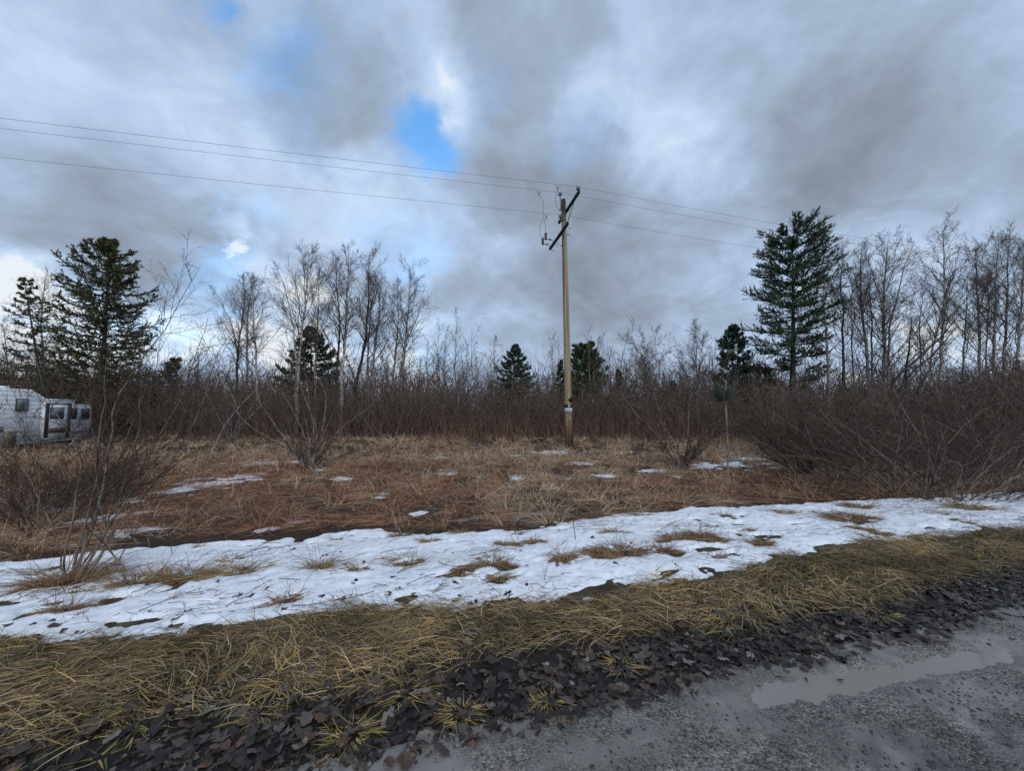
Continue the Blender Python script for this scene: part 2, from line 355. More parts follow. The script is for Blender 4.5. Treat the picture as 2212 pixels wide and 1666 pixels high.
def ground_col(U, V):
    t = np.clip((V - 2.3) / .5, 0, 1); c = lerp3((.020, .018, .017), (.060, .048, .026), t)
    t = np.clip((V - 4.6) / .8, 0, 1); c = lerp3(c, (.050, .032, .022), t)
    t = np.clip((V - 20) / 6, 0, 1); return lerp3(c, (.045, .034, .026), t)
ROAD_LO = -8.0
g = Geo(); g.add(*grid_mesh(us, vs, lambda X, Y, U, V: hgt(X, Y) - np.where(V < 1.75, .10, np.where(V < 2.0, .10 * (2.0 - V) / .25, 0)), None, ground_col))
gr = g.build('ground', M['ground'], None, True); gr['kind'] = 'structure'; gr['label'] = 'brown soil of the rough field beside the road'
def road_edge(U): return 1.93 + .28 * fbm(U * 1.1, U * 0 + 3, 3, 5)
def pud(U, V):                            # a shallow trough along the verge that holds water
    c1 = 1.66 + .08 * np.sin(U * 1.1)
    return np.exp(-((V - c1) / .10) ** 2) * np.exp(-((U - 3.0) / 1.2) ** 4) * np.clip(.75 + 1.2 * fbm(U * 1.6, V * 3, 3, 7), .2, 1.3)
def road_z(X, Y, U, V):
    z = hgt(X, Y) + .004 + .018 * fbm(U * 1.3, V * 2.2, 3, 31) + .016 * fbm(U * 9, V * 9, 3, 32) + .011 * fbm(U * 34, V * 34, 2, 33)
    z = z - .012 * np.exp(-((V - 1.25) / .12) ** 2) * (1 + fbm(U * .8, V, 2, 8)) - .034 * pud(U, V)
    return z - .16 * np.clip((V - road_edge(U)) / .25, 0, 1)
def road_col(U, V):
    n = fbm(U * 1.2, V * 2.5, 3, 41); n2 = fbm(U * 14, V * 14, 2, 43)
    c = lerp3((.086, .077, .069), (.195, .178, .162), np.clip(.5 + 2.0 * n, 0, 1)); c = c * (1 + 1.1 * n2)[..., None]
    w = np.clip(1 - np.abs(V - road_edge(U) + .26) / .38, 0, 1); return lerp3(c, (.20, .180, .160), w * .7)
rus = np.r_[np.linspace(-40, -3.6, 40), np.arange(-2.6, 7.0, .026), np.linspace(7.1, 14, 120), np.linspace(15, 120, 60)]
rvs = np.r_[np.linspace(ROAD_LO, .48, 20), np.arange(.5, 2.35, .022)]
g = Geo(); g.add(*grid_mesh(rus, rvs, road_z, None, road_col)); rd = g.build('road', M['road'], None, True); rd['kind'] = 'structure'; rd['label'] = 'wet grey gravel road with muddy edge'
g = Geo(); g.add(*grid_mesh(np.linspace(.6, 4.6, 30), np.linspace(1.36, 2.02, 8), lambda X, Y, U, V: 0 * X - .0225))
p_ = g.build('puddle', M['puddle']); p_['kind'] = 'structure'; p_['label'] = 'shallow muddy puddle along the road edge'

def trace(pts):
    q = np.array([ground(*p)[:2] for p in pts]); u, v = uv(q[:, 0], q[:, 1]); o = np.argsort(u); return u[o], v[o]
LO = trace([(0, 1390), (150, 1392), (300, 1382), (500, 1368), (620, 1345), (800, 1325), (950, 1318), (1150, 1308), (1300, 1288), (1400, 1268), (1550, 1248), (1650, 1226), (1720, 1200), (1850, 1182), (2000, 1163), (2212, 1138)])
HI = trace([(0, 1215), (150, 1190), (300, 1170), (450, 1160), (640, 1163), (720, 1140), (800, 1130), (840, 1150), (950, 1153), (1100, 1143), (1230, 1128), (1350, 1108), (1500, 1098), (1800, 1084), (2000, 1076), (2100, 1068), (2212, 1064)])
# tufts of dead grass that stand through the snow: pixel, radius, number of blades, height
TUFTS = [(150, 1262, .26, 260, .30), (300, 1262, .18, 150, .22), (400, 1250, .17, 120, .2), (515, 1245, .14, 120, .25), (690, 1232, .10, 100, .24), (885, 1222, .17, 130, .16), (775, 1236, .09, 60, .12),
         (1065, 1222, .14, 120, .16), (1222, 1214, .12, 110, .14), (1290, 1200, .13, 90, .12), (1350, 1198, .26, 220, .17), (1520, 1165, .18, 160, .17), (1330, 1155, .09, 60, .15), (1650, 1180, .12, 100, .13), (1460, 1168, .15, 110, .13),
         (1840, 1123, .30, 240, .18), (1700, 1112, .16, 110, .15), (1860, 1098, .20, 130, .16), (2100, 1100, .20, 140, .2), (1000, 1232, .1, 50, .1), (620, 1300, .12, 70, .12), (1080, 1252, .10, 50, .08)]
_r = np.random.default_rng(5)
for _ in range(34):
    q_ = (float(_r.random() * 2150 + 30), 0.0); q_ = (q_[0], 1345 - .088 * q_[0] - _r.random() * 165 * (1 - q_[0] / 4400)); TUFTS.append((q_[0], q_[1], .05 + .10 * _r.random() ** 2, int(30 + 60 * _r.random()), .08 + .10 * _r.random()))
TP = [ground(a, b) for a, b, *_ in TUFTS]; TUV = [uv(p[0], p[1]) for p in TP]
PATCH = [(455, 1045, .75, .9), (530, 1030, .6, .7), (400, 1058, .5, .6), (230, 1120, .5, .35), (270, 1150, .4, .35), (820, 1072, .25, .3), (960, 1025, .6, .6), (1120, 1027, .55, .5), (740, 1035, .4, .4), (600, 1140, .45, .22), (640, 1130, .3, .2),
         (900, 1110, .25, .2), (690, 1015, .5, .4), (1450, 1030, .3, .3), (1560, 1005, 1.4, .7), (1625, 993, 1.6, .9), (1660, 1003, .9, .5), (1410, 1018, .5, .4), (1310, 1030, .5, .35), (1190, 978, .9, .9), (1350, 978, .8, .6), (220, 985, 1.1, .8), (270, 980, .9, .6),
         (560, 1000, .8, .6), (1100, 985, .7, .5), (950, 990, .6, .5), (1760, 1015, .5, .4), (2170, 1066, .8, .35), (1690, 1010, .6, .4), (1250, 1000, .7, .5), (640, 1000, .6, .5), (300, 1080, .35, .3), (120, 1105, .3, .3)]
def strip_mask(U, V):
    lo, hi = np.interp(U, *LO), np.interp(U, *HI)
    m = np.minimum(V - lo, hi - V) / .22 + 1.5 * fbm(U * 2.6, V * 2.6, 4, 51) + .6 * fbm(U * 11, V * 11, 2, 52)
    m = np.minimum(m, 1.6)
    for (tu, tv), tf in zip(TUV, TUFTS): m = m - 2.2 * np.exp(-(((U - tu) / (tf[2] * 1.15)) ** 2 + ((V - tv) / (tf[2] * .6)) ** 2))
    m = m - np.clip(5.0 * (fbm(U * 2.4, V * 5.0, 4, 57) - .075), 0, 1) * 2.1 - np.clip(6 * (fbm(U * 9, V * 13, 2, 58) - .20), 0, 1) * 1.0
    m = m - .55 * np.clip((3.95 - V) / 1.0, 0, 1) * np.clip((-U - .5) / 2.0, 0, 1)
    return m
def snow_z(X, Y, U, V):
    m = strip_mask(U, V)
    return hgt(X, Y) + .042 * np.tanh(m * 1.1) + .018 * fbm(U * 4.5, V * 5, 3, 53) + .026 * fbm(U * 12, V * 14, 3, 54) - .004
g = Geo(); g.add(*grid_mesh(np.r_[np.arange(-6.5, 7, .034), np.arange(7, 14, .06)], np.arange(2.5, 6.0, .029), snow_z, lambda U, V: strip_mask(U, V) > -.7,
                            lambda U, V: lerp3((1, 1, 1), (.68, .64, .58), np.clip(2.0 * fbm(U * 1.8, V * 3.0, 4, 55) + .10 - .5 * np.clip(strip_mask(U, V), -.4, .6), 0, 1))))
tag(g.build('snow', M['snow'], None, True), 'strip of thin melting snow between verge and field', 'snow', None, 'stuff')
PP = np.array([[*uv(*ground(a, b)[:2]), c, d] for a, b, c, d in PATCH])
def patch_mask(U, V):
    m = np.full(U.shape, -1.2)
    for u0, v0, su, sv in PP: m = np.maximum(m, 1.3 * np.exp(-(((U - u0) / su) ** 2 + ((V - v0) / sv) ** 2)) - .62)
    return m * .9 + 1.9 * fbm(U * 2.2, V * 4.2, 5, 61) + .9 * fbm(U * 9, V * 14, 2, 63) - .22
g = Geo(); g.add(*grid_mesh(np.arange(-14, 22, .09), np.arange(5.0, 17, .08), lambda X, Y, U, V: hgt(X, Y) + .035 * np.tanh(patch_mask(U, V) * 2) + .012 * fbm(U * 9, V * 9, 2, 62),
                            lambda U, V: patch_mask(U, V) > -.5))
tag(g.build('snow', M['snow'], None, True), 'scattered snow patches left among the dead grass of the field', 'snow', None, 'stuff')

# ------------------------------------------------------------------ utility pole and wires
PB = ground(1230, 971); PY = PB[1]
ptop = at(1217, 431, PY)
AX = lambda z: PB + (ptop - PB) * ((z - PB[2]) / (ptop[2] - PB[2]))
u3 = np.array([.981, .196, 0]); n3 = np.array([-.196, .981, 0])
pole = thing('utility_pole', PB, 'tall weathered wooden utility pole with two crossarms standing in the field', 'utility pole')
K = 40; P = np.array([AX(z) for z in np.linspace(PB[2] - .3, ptop[2], K)]); R = np.linspace(.185, .105, K)
V, T = tubes(P, R, 16); zr = (np.repeat(P[:, 2], 16) - PB[2]); ang = np.tile(np.arange(16), K)
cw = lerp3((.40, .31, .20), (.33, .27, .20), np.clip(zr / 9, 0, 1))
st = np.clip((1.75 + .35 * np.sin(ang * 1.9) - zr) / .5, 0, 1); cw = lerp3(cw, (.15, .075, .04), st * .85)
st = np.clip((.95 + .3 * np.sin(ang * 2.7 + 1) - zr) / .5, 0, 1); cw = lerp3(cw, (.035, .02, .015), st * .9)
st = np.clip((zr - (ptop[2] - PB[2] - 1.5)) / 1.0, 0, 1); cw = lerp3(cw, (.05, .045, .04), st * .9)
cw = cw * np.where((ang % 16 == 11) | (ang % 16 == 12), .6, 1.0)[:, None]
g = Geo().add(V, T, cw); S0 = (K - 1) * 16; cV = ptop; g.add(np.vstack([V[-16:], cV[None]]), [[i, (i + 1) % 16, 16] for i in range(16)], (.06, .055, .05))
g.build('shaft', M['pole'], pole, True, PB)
def put(name, mat, geo, smooth=False, parent=None): return geo.build(name, M[mat], parent or pole, smooth, PB)
z1 = at(1218, 454, PY)[2]; z2 = at(1219, 506, PY)[2]
off = u3 * .16
a_near, a_far = AX(z1) - n3 * 1.6 + off, AX(z1) + n3 * 1.2 + off
b_near, b_far = AX(z2) - n3 * 1.05 - u3 * .19, AX(z2) + n3 * 1.72 - u3 * .19
arm1 = put('crossarm', 'arm', Geo().add(*bar(a_near, a_far, .095, .125))); arm2 = put('crossarm', 'arm', Geo().add(*bar(b_near, b_far, .095, .125)))
put('brace', 'steel', Geo().add(*bar(AX(z1) - n3 * .75 + off * 1.5, AX(z1 - .72) + u3 * .13, .035, .01)))
put('brace', 'steel', Geo().add(*bar(AX(z1) + n3 * .7 + off * 1.5, AX(z1 - .72) + u3 * .13, .035, .01)))
put('brace', 'steel', Geo().add(*bar(AX(z2) + n3 * .75 - u3 * .2, AX(z2 - .62) - u3 * .13, .035, .01)))
put('brace', 'steel', Geo().add(*bar(AX(z2) - n3 * .7 - u3 * .2, AX(z2 - .62) - u3 * .13, .035, .01)))
INS = [(.0, -.09), (.022, -.09), (.022, .0), (.055, .0), (.095, .02), (.10, .04), (.06, .055), (.05, .08), (.075, .09), (.08, .105), (.05, .12), (.04, .14), (.055, .155), (.045, .175), (0, .18)]
top_pin = ptop - u3 * .16 + [0, 0, .10]
ins = [a_near + n3 * .12 + [0, 0, .15], top_pin + [0, 0, .09], a_far - n3 * .25 + [0, 0, .15]]
for c in ins: put('insulator', 'porcelain', Geo().add(*lathe(INS, c, 12)), True)
put('bracket', 'steel', Geo().add(*bar(ptop - u3 * .12 - [0, 0, .55], top_pin + [0, 0, .02], .04, .03)))
for z, w in ((z1, .18), (z2, -.2)): put('bolt', 'steel', Geo().add(*bar(AX(z) - u3 * abs(w) * 1.5, AX(z) + u3 * abs(w) * 1.5, .03, .03)))
# fuse cutouts and their brackets, hooks
def cut(base, hasfuse):
    e = base - u3 * .42 + [0, 0, .10]; m_ = base - u3 * .2 + [0, 0, .13]
    b = put('cutout_bracket', 'steel', Geo().add(*tubes(interp_poly([base, base - u3 * .06 + [0, 0, .1], m_, e], 9), np.full(9, .016), 5)))
    put('bracket_insulator', 'porcelain_dark', Geo().add(*tubes(interp_poly([m_ + u3 * .07, m_ - u3 * .09], 6), np.array([.02, .045, .03, .045, .03, .02]), 8)), True, b) if False else None
    put('bracket_insulator', 'porcelain_dark', Geo().add(*tubes(interp_poly([m_ + u3 * .07, m_ - u3 * .09], 6, False), np.array([.02, .045, .03, .045, .03, .02]), 8)), True)
    if hasfuse:
        pr = [(0, -.02), (.03, -.02)] + [(.075 if i % 2 else .058, .02 + i * .034) for i in range(10)] + [(.04, .36), (0, .37)]
        put('fuse_cutout', 'porcelain_dark', Geo().add(*lathe(pr, e, 10)), True); return e + [0, 0, .37]
    return e
c1 = cut(b_far - n3 * .12 + [0, 0, .06], True); c2 = cut(AX(z2) + n3 * 1.05 - u3 * .19 + [0, 0, .06], True)
cut(b_near + n3 * .12 + [0, 0, .06], False)
for q in (b_near + n3 * .06, AX(z2) + n3 * .85 - u3 * .19, b_far - n3 * .28):
    put('hook', 'steel', Geo().add(*tubes(interp_poly([q, q + [0, 0, -.16], q + u3 * .1 + [0, 0, -.23], q + u3 * .18 + [0, 0, -.18]], 8), np.full(8, .013), 5)))
# box, notice, tag
fz = nrm(np.array([-PB[0], -PB[1], 0.0])); rt = np.array([fz[1] * -1, fz[0], 0]); rt = rt if rt[0] > 0 else -rt
def face(z, s, w, h, d, name, mat, parent=None):
    c = AX(z) + fz * (np.interp(z, [PB[2], ptop[2]], [.185, .105]) + d / 2 + .002) + rt * s
    V, T = box(0, 0, 0, 1, 1, 1); V = c + V[:, :1] * rt * w + V[:, 1:2] * fz * d + V[:, 2:] * np.array([0, 0, h]); return put(name, mat, Geo().add(V, T), False, parent)
zs = at(1230, 884, PY)[2]
face(zs - .05, 0, .34, .20, .012, 'notice_plate', 'sign_white'); face(zs + .135, 0, .34, .165, .012, 'notice_plate', 'sign_black')
face(zs + .135, .03, .10, .09, .018, 'notice_mark', 'sign_white')
for k, w in ((.02, .26), (-.045, .29), (-.115, .24)): face(zs - .05 + k, -.01, w, .014, .016, 'notice_line', 'steel')
face(at(1230, 904, PY)[2], .05, .05, .05, .01, 'tag', 'tag')
zb = at(1231, 863, PY)[2]; c = AX(zb) + rt * .17 + fz * .1
put('cable_box', 'black', Geo().add(*bar(c - rt * .13 - [0, 0, .09], c + rt * .10 + [0, 0, .10], .16, .18)))
# conductors
def wire_pts(a, slope_pts, L, sag): return None
wires = []
for i, c in enumerate(ins):
    t = c + np.array([0, 0, .15]); L, R_, sagL, sagR = 58.0, 62.0, .12, 1.0
    s = np.r_[np.linspace(-L, 0, 30), np.linspace(0, R_, 30)[1:]]
    zd = np.where(s < 0, -4 * sagL * (-s / L) * (1 + s / L), -4 * sagR * (s / R_) * (1 - s / R_)) + np.where(s < 0, .0 * s, -.008 * s)
    Pw = t + s[:, None] * u3 + np.stack([0 * s, 0 * s, zd], 1); wires.append(Pw)
    tag(Geo().add(*tubes(Pw, np.full(len(s), .0068), 4)).build('power_line', M['wire'], None, False, t),
        ['bare power line tied to the outer insulator over the road side of the crossarm', 'bare power line tied to the insulator on the pole top', 'bare power line tied to the insulator on the field end of the crossarm'][i], 'wire', 'power lines on the utility pole')
def on_wire(i, s):
    P = wires[i]; d = (P - P[29]) @ u3; return np.array([np.interp(s, d, P[:, k]) for k in range(3)])
def jumper(i, s, mid, end):
    a = on_wire(i, s); b = a - [0, 0, .26]
    cl = Geo()
    tri = [a - u3 * .11, a - u3 * .12 - [0, 0, .08], a - [0, 0, .15], a + u3 * .12 - [0, 0, .08], a + u3 * .11]
    for p, q in zip(tri[:-1], tri[1:]): cl.add(*bar(p, q, .014, .014))
    cl.add(*bar(a - [0, 0, .13], b, .035, .05)); put('wire_clamp', 'steel', cl)
    put('jumper_wire', 'wire', Geo().add(*tubes(interp_poly([b] + [np.asarray(m) for m in mid] + [end], 18), np.full(18, .008), 4)))
cc = lambda cx, cy: (1127.7 + cx * .11281, 375.9 + cy * .11281)
def pxm(*pts, y0, y1): return [at(*cc(*p), y0 + (y1 - y0) * (i + 1) / (len(pts) + 1)) for i, p in enumerate(pts)]
ya, yb = (on_wire(0, -1)[1], AX(z1)[1]); jumper(0, -.95, pxm((660, 390), (630, 500), (665, 620), y0=ya, y1=yb), AX(z1 - .1) - u3 * .12)
ya, yb = on_wire(1, -.95)[1], c2[1]; jumper(1, -1.05, pxm((420, 540), (395, 660), (410, 820), (450, 1010), y0=ya, y1=yb), c2)
ya, yb = on_wire(2, -.7)[1], c1[1]; jumper(2, -.75, pxm((370, 910), (325, 1050), (345, 1170), y0=ya, y1=yb), c1)

# ------------------------------------------------------------------ trailer
A = at(0, 962, 17.2); B_ = at(193, 943, 21.7)
sdir = nrm(np.array([B_[0] - A[0], B_[1] - A[1], 0])); SL = np.linalg.norm((B_ - A)[:2]); bn = np.array([-sdir[1], sdir[0], 0]); bn = bn if bn @ A > 0 else -bn      # bn points away from the camera
def rvp(px, py):                          # pixel on the trailer's side -> (along, height)
    d = ray(px, py); o = np.array([0, 0, CAMZ]); t = ((A - o) @ bn) / (d @ bn); p = o + d * t; return (p - A) @ sdir, p[2]
rc = lambda cx, cy: rvp(cx * .11284, 809.6 + cy * .11284)
gzr = float(hgt(A[0], A[1]))
trailer = thing('camper_trailer', (A[0], A[1], gzr), 'old white camper trailer with raised roof parked behind the shrub', 'trailer')
def RV(s, z, d=0.0): return A * [1, 1, 0] + sdir * s + bn * d + np.array([0, 0, z])
org = np.array([A[0], A[1], gzr])
zt = rc(0, 255)[1]; zl = rc(1100, 490)[1]; ze = rc(1745, 605)[1]; zbot = rc(1000, 1290)[1]
sU = rc(600, 300)[0]; sLw = rc(930, 460)[0]; sS = rc(1425, 510)[0]; sE = rc(1750, 620)[0]
prof = [(-4.5, zbot), (-4.5, zt - .25), (-4.2, zt), (sU, zt), (sU + .12, zt - .06), (sLw, zl), (sS, zl), (sS + .03, ze + .06), (sE - .1, ze + .05), (sE, ze - .1), (sE, zbot + .55), (sE - .18, zbot + .15), (sE - .5, zbot)]
def extr(pr, d0, d1, sh=(0.0, 0.0)):
    n = len(pr); V = np.array([RV(s, z, d) for d in (d0, d1) for s, z in pr]); T = []
    c = np.array([RV(np.mean([p[0] for p in pr]) + sh[0], np.mean([p[1] for p in pr]) + sh[1], d) for d in (d0, d1)]); V = np.vstack([V, c])
    for i in range(n): j = (i + 1) % n; T += [[i, j, n + j], [i, n + j, n + i], [j, i, 2 * n], [n + i, n + j, 2 * n + 1]]
    return V, T
def rput(name, mat, geo, parent=None): return geo.build(name, M[mat], parent or trailer, False, org)
rput('body', 'rv_white', Geo().add(*extr(prof, 0, 2.4, (-.6, -.3))))
gs = Geo()                                 # horizontal siding ribs
z = zbot + .06
while z < zt - .1:
    s1 = sE - .02 if z < ze - .1 and z > zbot + .5 else (sS - .05 if z < zl - .05 and z >= ze - .1 else (np.interp(z, [zl, zt], [sLw, sU]) - .05 if z >= zl - .05 else sE - .55))
    gs.add(*bar(RV(-4.45, z, -.003), RV(s1, z, -.003),   .010, .012), ); z += .21
rput('siding_rib', 'rv_white', gs)['kind'] = 'stuff'
def rect(name, mat, x0, y0, x1, y1, d=.02, off=0.0, parent=None):
    s0, za = rc(x0, (y0)); s1, zb_ = rc(x1, y1); s0b, zc = rc(x0, y1); za = max(za, zb_)
    return rput(name, mat, Geo().add(*extr([(s0, min(zc, zb_)), (s0, za), (s1, za), (s1, min(zc, zb_))], -off - d, -off)), parent)
def window(x0, y0, x1, y1, glass, off=.014):
    f = rect('window', 'rv_frame', x0, y0, x1, y1, .025, off); rect('pane', glass, x0 + 14, y0 + 14, x1 - 14, y1 - 14, .012, off + .025, f); return f
window(300, 455, 525, 700, 'rv_glass_pale')
so = rect('slide_out', 'rv_white', 780, 550, 1212, 1205, .22, .012)
for x in (775, 1205): rect('trim', 'rv_frame', x, 545, x + 16, 1210, .03, .222, so)
rect('trim', 'rv_frame', 775, 545, 1220, 562, .03, .222, so); rect('trim_band', 'rv_trim', 795, 1030, 1200, 1100, .02, .234, so)
w_ = window(860, 628, 1105, 842, 'rv_glass_pale', .234)
window(1303, 633, 1455, 845, 'rv_glass'); window(1562, 653, 1695, 850, 'rv_glass')
rect('compartment_door', 'rv_tan', 60, 1085, 285, 1345, .02, .014); rect('stripe', 'rv_stripe', 1225, 1045, 1680, 1095, .006, .024); rect('stripe', 'rv_stripe', -2000, 1070, 50, 1100, .006, .024)
rput('roof_edge', 'rv_white', Geo().add(*extr([(sLw, zl), (sLw, zl + .05), (sS + .05, zl + .05), (sS + .05, zl)], -.03, 2.43)))
rput('roof_edge', 'rv_white', Geo().add(*extr([(sS + .03, ze + .06), (sS + .03, ze + .10), (sE - .05, ze + .09), (sE - .05, ze + .05)], -.025, 2.425)))
rput('roof_vent', 'rv_white', Geo().add(*extr([(rc(250, 255)[0], zt + .002), (rc(270, 250)[0], zt + .13), (rc(430, 260)[0], zt + .13), (rc(450, 270)[0], zt + .002)], .5, 1.1)))
rput('underframe', 'black', Geo().add(*extr([(-4.2, zbot - .16), (-4.2, zbot - .002), (sE - .7, zbot - .002), (sE - .7, zbot - .16)], .15, 2.2)))
for s in (-2.2, -1.3):
    for d in (.25, 2.1):
        c = RV(s, gzr + .33, d); Pw = np.array([c - bn * .12, c - bn * .11, c + bn * .11, c + bn * .12]); rput('wheel', 'tyre', Geo().add(*tubes(Pw, np.array([.01, .33, .33, .01]), 16)))
for s in (sE - .9, -3.4): rput('stabiliser_jack', 'steel', Geo().add(*bar(RV(s, gzr, .3), RV(s, zbot - .1, .3), .07, .07)))

# ------------------------------------------------------------------ trees
def base_of(x, y): return np.array([x, y, float(hgt(x, y))])
def trunk_px(pts, Y, lean=0.0):
    q = [at(px, py, Y + lean * i) for i, (px, py) in enumerate(pts)]; b = base_of(q[0][0], q[0][1]); b[2] -= .15
    return np.array([b] + q) if q[0][2] > b[2] + .3 else np.array([b] + q[1:])
def bare_tree(stems, r, bark, label, group=None, name='bare_tree', cat='tree', n1=20, t0=.42, spread=.62, l1=.30, n2=11, n3=8, twc=(1.2, 1.08, 1.0), up=.06, jit=.10, dense=1.0, tr=.0055):
    """stems = list of 3D polylines; the first is the trunk"""
    b = stems[0][0].copy(); b[2] = float(hgt(b[0], b[1]))
    root = thing(name, b, label, cat, group); gt, gc = Geo(), Geo()
    for k, st in enumerate(stems):
        H = np.linalg.norm(st[-1] - st[0]); P = interp_poly(st, 16)[None]; P[:, 1:-1] += rng.normal(size=(1, 14, 3)) * .03 * (H / 14)
        rr = r * (1 if k == 0 else .68); R = (rr * (np.linspace(1, .0, 16) ** .85 * .95 + .05))[None]
        gt.add(*tubes(P, R, 7), (1, 1, 1))
        P1, R1 = kids(P, R, max(4, int(n1 * (1 if k == 0 else .6))), t0 if k == 0 else .25, .97, l1 * H, spread, 6, jit, up, .42, .008, .72, .25)
        gc.add(*tubes(P1, R1, 4), twc)
        L1 = np.linalg.norm(P1[:, -1] - P1[:, 0], axis=1)
        P2, R2 = kids(P1, R1, int(n2 * dense), .18, .97, L1 * .48, .68, 3, jit * 1.2, up, .5, tr * .9, .45, .4)
        gc.add(*tubes(P2, R2, 3), twc)
        P2b, R2b = kids(P, R, int(22 * dense), .35, .99, .055 * H, .75, 3, jit, up, .3, tr * .9, .5, .4); gc.add(*tubes(P2b, R2b, 3), twc)
        for Q, RQ in ((P2, R2), (P2b, R2b)):
            L2 = np.linalg.norm(Q[:, -1] - Q[:, 0], axis=1)
            P3, R3 = kids(Q, RQ, int(n3 * dense), .15, 1.0, np.maximum(L2 * .62, .22), .62, 2, .1, up, .6, tr, .3)
            gc.add(*slivers(P3[:, 0], P3[:, 1], tr * 1.55), twc)
    gt.build('trunk', M[bark], root, True, b); gc.build('crown', M['twig'], root, False, b)
    return root

def conifer(top, base, Y, prof, label, name='spruce_tree', nb=95, style='spruce', colr=((.030, .045, .022), (.060, .065, .026)), r=.16, lean=0, tw=18, nd=11, nl=.15, nw=.035, dead=0, group=None, upang=.15, t_lo=.1):
    """prof = [(t from base 0 to top 1, reach towards -x, reach towards +x)] in metres"""
    pt = at(*top, Y); pb0 = at(*base, Y + lean); b = base_of(pb0[0], pb0[1]); root = thing(name, b, label, 'tree', group)
    P = interp_poly([b - [0, 0, .1], b * .5 + pt * .5 + rng.normal(size=3) * .08 * [1, 1, 0], pt], 14)[None]; R = (r * np.linspace(1, .06, 14))[None]
    g = Geo().add(*tubes(P, R, 7)); H = pt[2] - b[2]; pr = np.array(prof)
    n = int(nb * .85); t = t_lo + (1 - t_lo) * ((np.arange(n) + rng.random(n)) / n) ** (.72 if style == 'pine' else 1.0); t = np.minimum(t, .985)
    if style == 'pine': t = np.clip(np.round(t * 16) / 16 + rng.normal(size=n) * .010, t_lo, .985)
    f = t * 13; i = np.minimum(f.astype(int), 12); w = (f - i)[:, None]; B0 = P[0][i] * (1 - w) + P[0][i + 1] * w
    az = np.arange(n) * 2.399 + rng.normal(size=n) * .4; dx, dy = np.cos(az), np.sin(az)
    Lr = np.where(dx < 0, np.interp(t, pr[:, 0], pr[:, 1]), np.interp(t, pr[:, 0], pr[:, 2])); Lm = .5 * (np.interp(t, pr[:, 0], pr[:, 1]) + np.interp(t, pr[:, 0], pr[:, 2]))
    Lb = (np.abs(dx) * Lr + (1 - np.abs(dx)) * Lm) * (.72 + .4 * rng.random(n) if style == 'spruce' else .5 + .65 * rng.random(n))
    KB = 7; PB_ = np.empty((n, KB, 3)); PB_[:, 0] = B0; el_ = upang + (.9 * np.clip(t - .55, 0, 1) if style == 'spruce' else .75 * np.clip(t - .6, 0, 1)) + rng.normal(size=n) * .10
    for k in range(1, KB):
        q = k / (KB - 1); e = el_ + (-.28 * np.sin(q * 3.0) + .40 * q * q if style == 'spruce' else .10 * q + .25 * q * q)
        d = np.stack([dx * np.cos(e), dy * np.cos(e), np.sin(e)], 1) + rng.normal(size=(n, 3)) * .05; PB_[:, k] = PB_[:, k - 1] + nrm(d) * (Lb / (KB - 1))[:, None]
    RB = np.maximum(.012 + .011 * Lb, .008)[:, None] * np.linspace(1, .25, KB)[None]; g.add(*tubes(PB_, RB, 4), (.8, .75, .7)); g.build('trunk', M['bark_dark'], root, True, b)
    t_in = .16 if style == 'spruce' else .34
    PT, RT = kids(PB_, RB, tw, t_in, 1.0, np.maximum(Lb * .34, .25), .75, 4, .10, .02 if style == 'spruce' else .14, .5, .004, .55, .5, side=(1, 1, .35))
    gn = Geo().add(*tubes(PT, RT, 3), (.035, .03, .022))
    # needle sprays along the twigs and branch ends
    def spray(Q, RQ, cnt, ln, wd):
        ND, _ = kids(Q, RQ, cnt, .08, 1.0, ln, .75 if style == 'spruce' else .62, 2, .05, .02, .5, .001, .2)
        V, T = slivers(ND[:, 0], ND[:, 1], wd * .62 * (.6 + .8 * rng.random(len(ND)))); N = len(ND)
        hue = np.repeat(rng.random(max(1, len(Q))), cnt)[:, None]; c = np.asarray(colr[0]) * (1 - hue) + np.asarray(colr[1]) * hue; c = c * (1.2 + 1.3 * rng.random((N, 1)))
        gn.add(V, T, per(c, 3))
    spray(PT, RT, int(nd * 1.1), nl * 1.05, nw * 1.6)
    if style == 'spruce': spray(PB_[:, 2:], RB[:, 2:], 30, nl, nw * 1.3)
    gn.build('crown', M['needle'], root, False, b); return root

GL = [(0, 3.2, 3.4), (.12, 3.6, 4.6), (.22, 3.8, 3.4), (.33, 2.8, 2.2), (.45, 2.8, 3.1), (.6, 3.0, 3.2), (.75, 3.0, 2.6), (.86, 2.4, 1.9), (.95, 1.1, .9), (1, .1, .1)]
conifer((238, 519), (215, 900), 27, GL, 'big dark spruce with ragged upswept crown near the camper trailer', nb=150, tw=24, nd=14, nl=.17, nw=.042, r=.24, upang=.34, colr=((.022, .034, .018), (.075, .060, .024)))
conifer((52, 600), (112, 900), 29, [(0, 3.2, 3.8), (.25, 3.6, 3.8), (.42, 2.8, 2.8), (.55, 1.5, 2.0), (.75, 1.1, 1.7), (1, .1, .3)], 'thin leaning spruce with sparse needles beside the big spruce', nb=92, tw=15, nd=9, nl=.16, nw=.036, r=.15, upang=.12)
conifer((382, 776), (300, 920), 29, [(0, 2.6, 2.4), (.4, 2.2, 1.6), (1, .2, .2)], 'low dark spruce with long drooping boughs under the big spruce', nb=60, tw=18, nd=12, nl=.18, nw=.05, r=.12)
conifer((105, 800), (105, 920), 30, [(0, 2.4, 2.4), (.5, 1.7, 1.7), (1, .1, .1)], 'short blue-green spruce just behind the camper trailer roof', nb=60, tw=18, nd=12, nl=.18, nw=.05, r=.1, colr=((.018, .030, .030), (.03, .045, .04)))
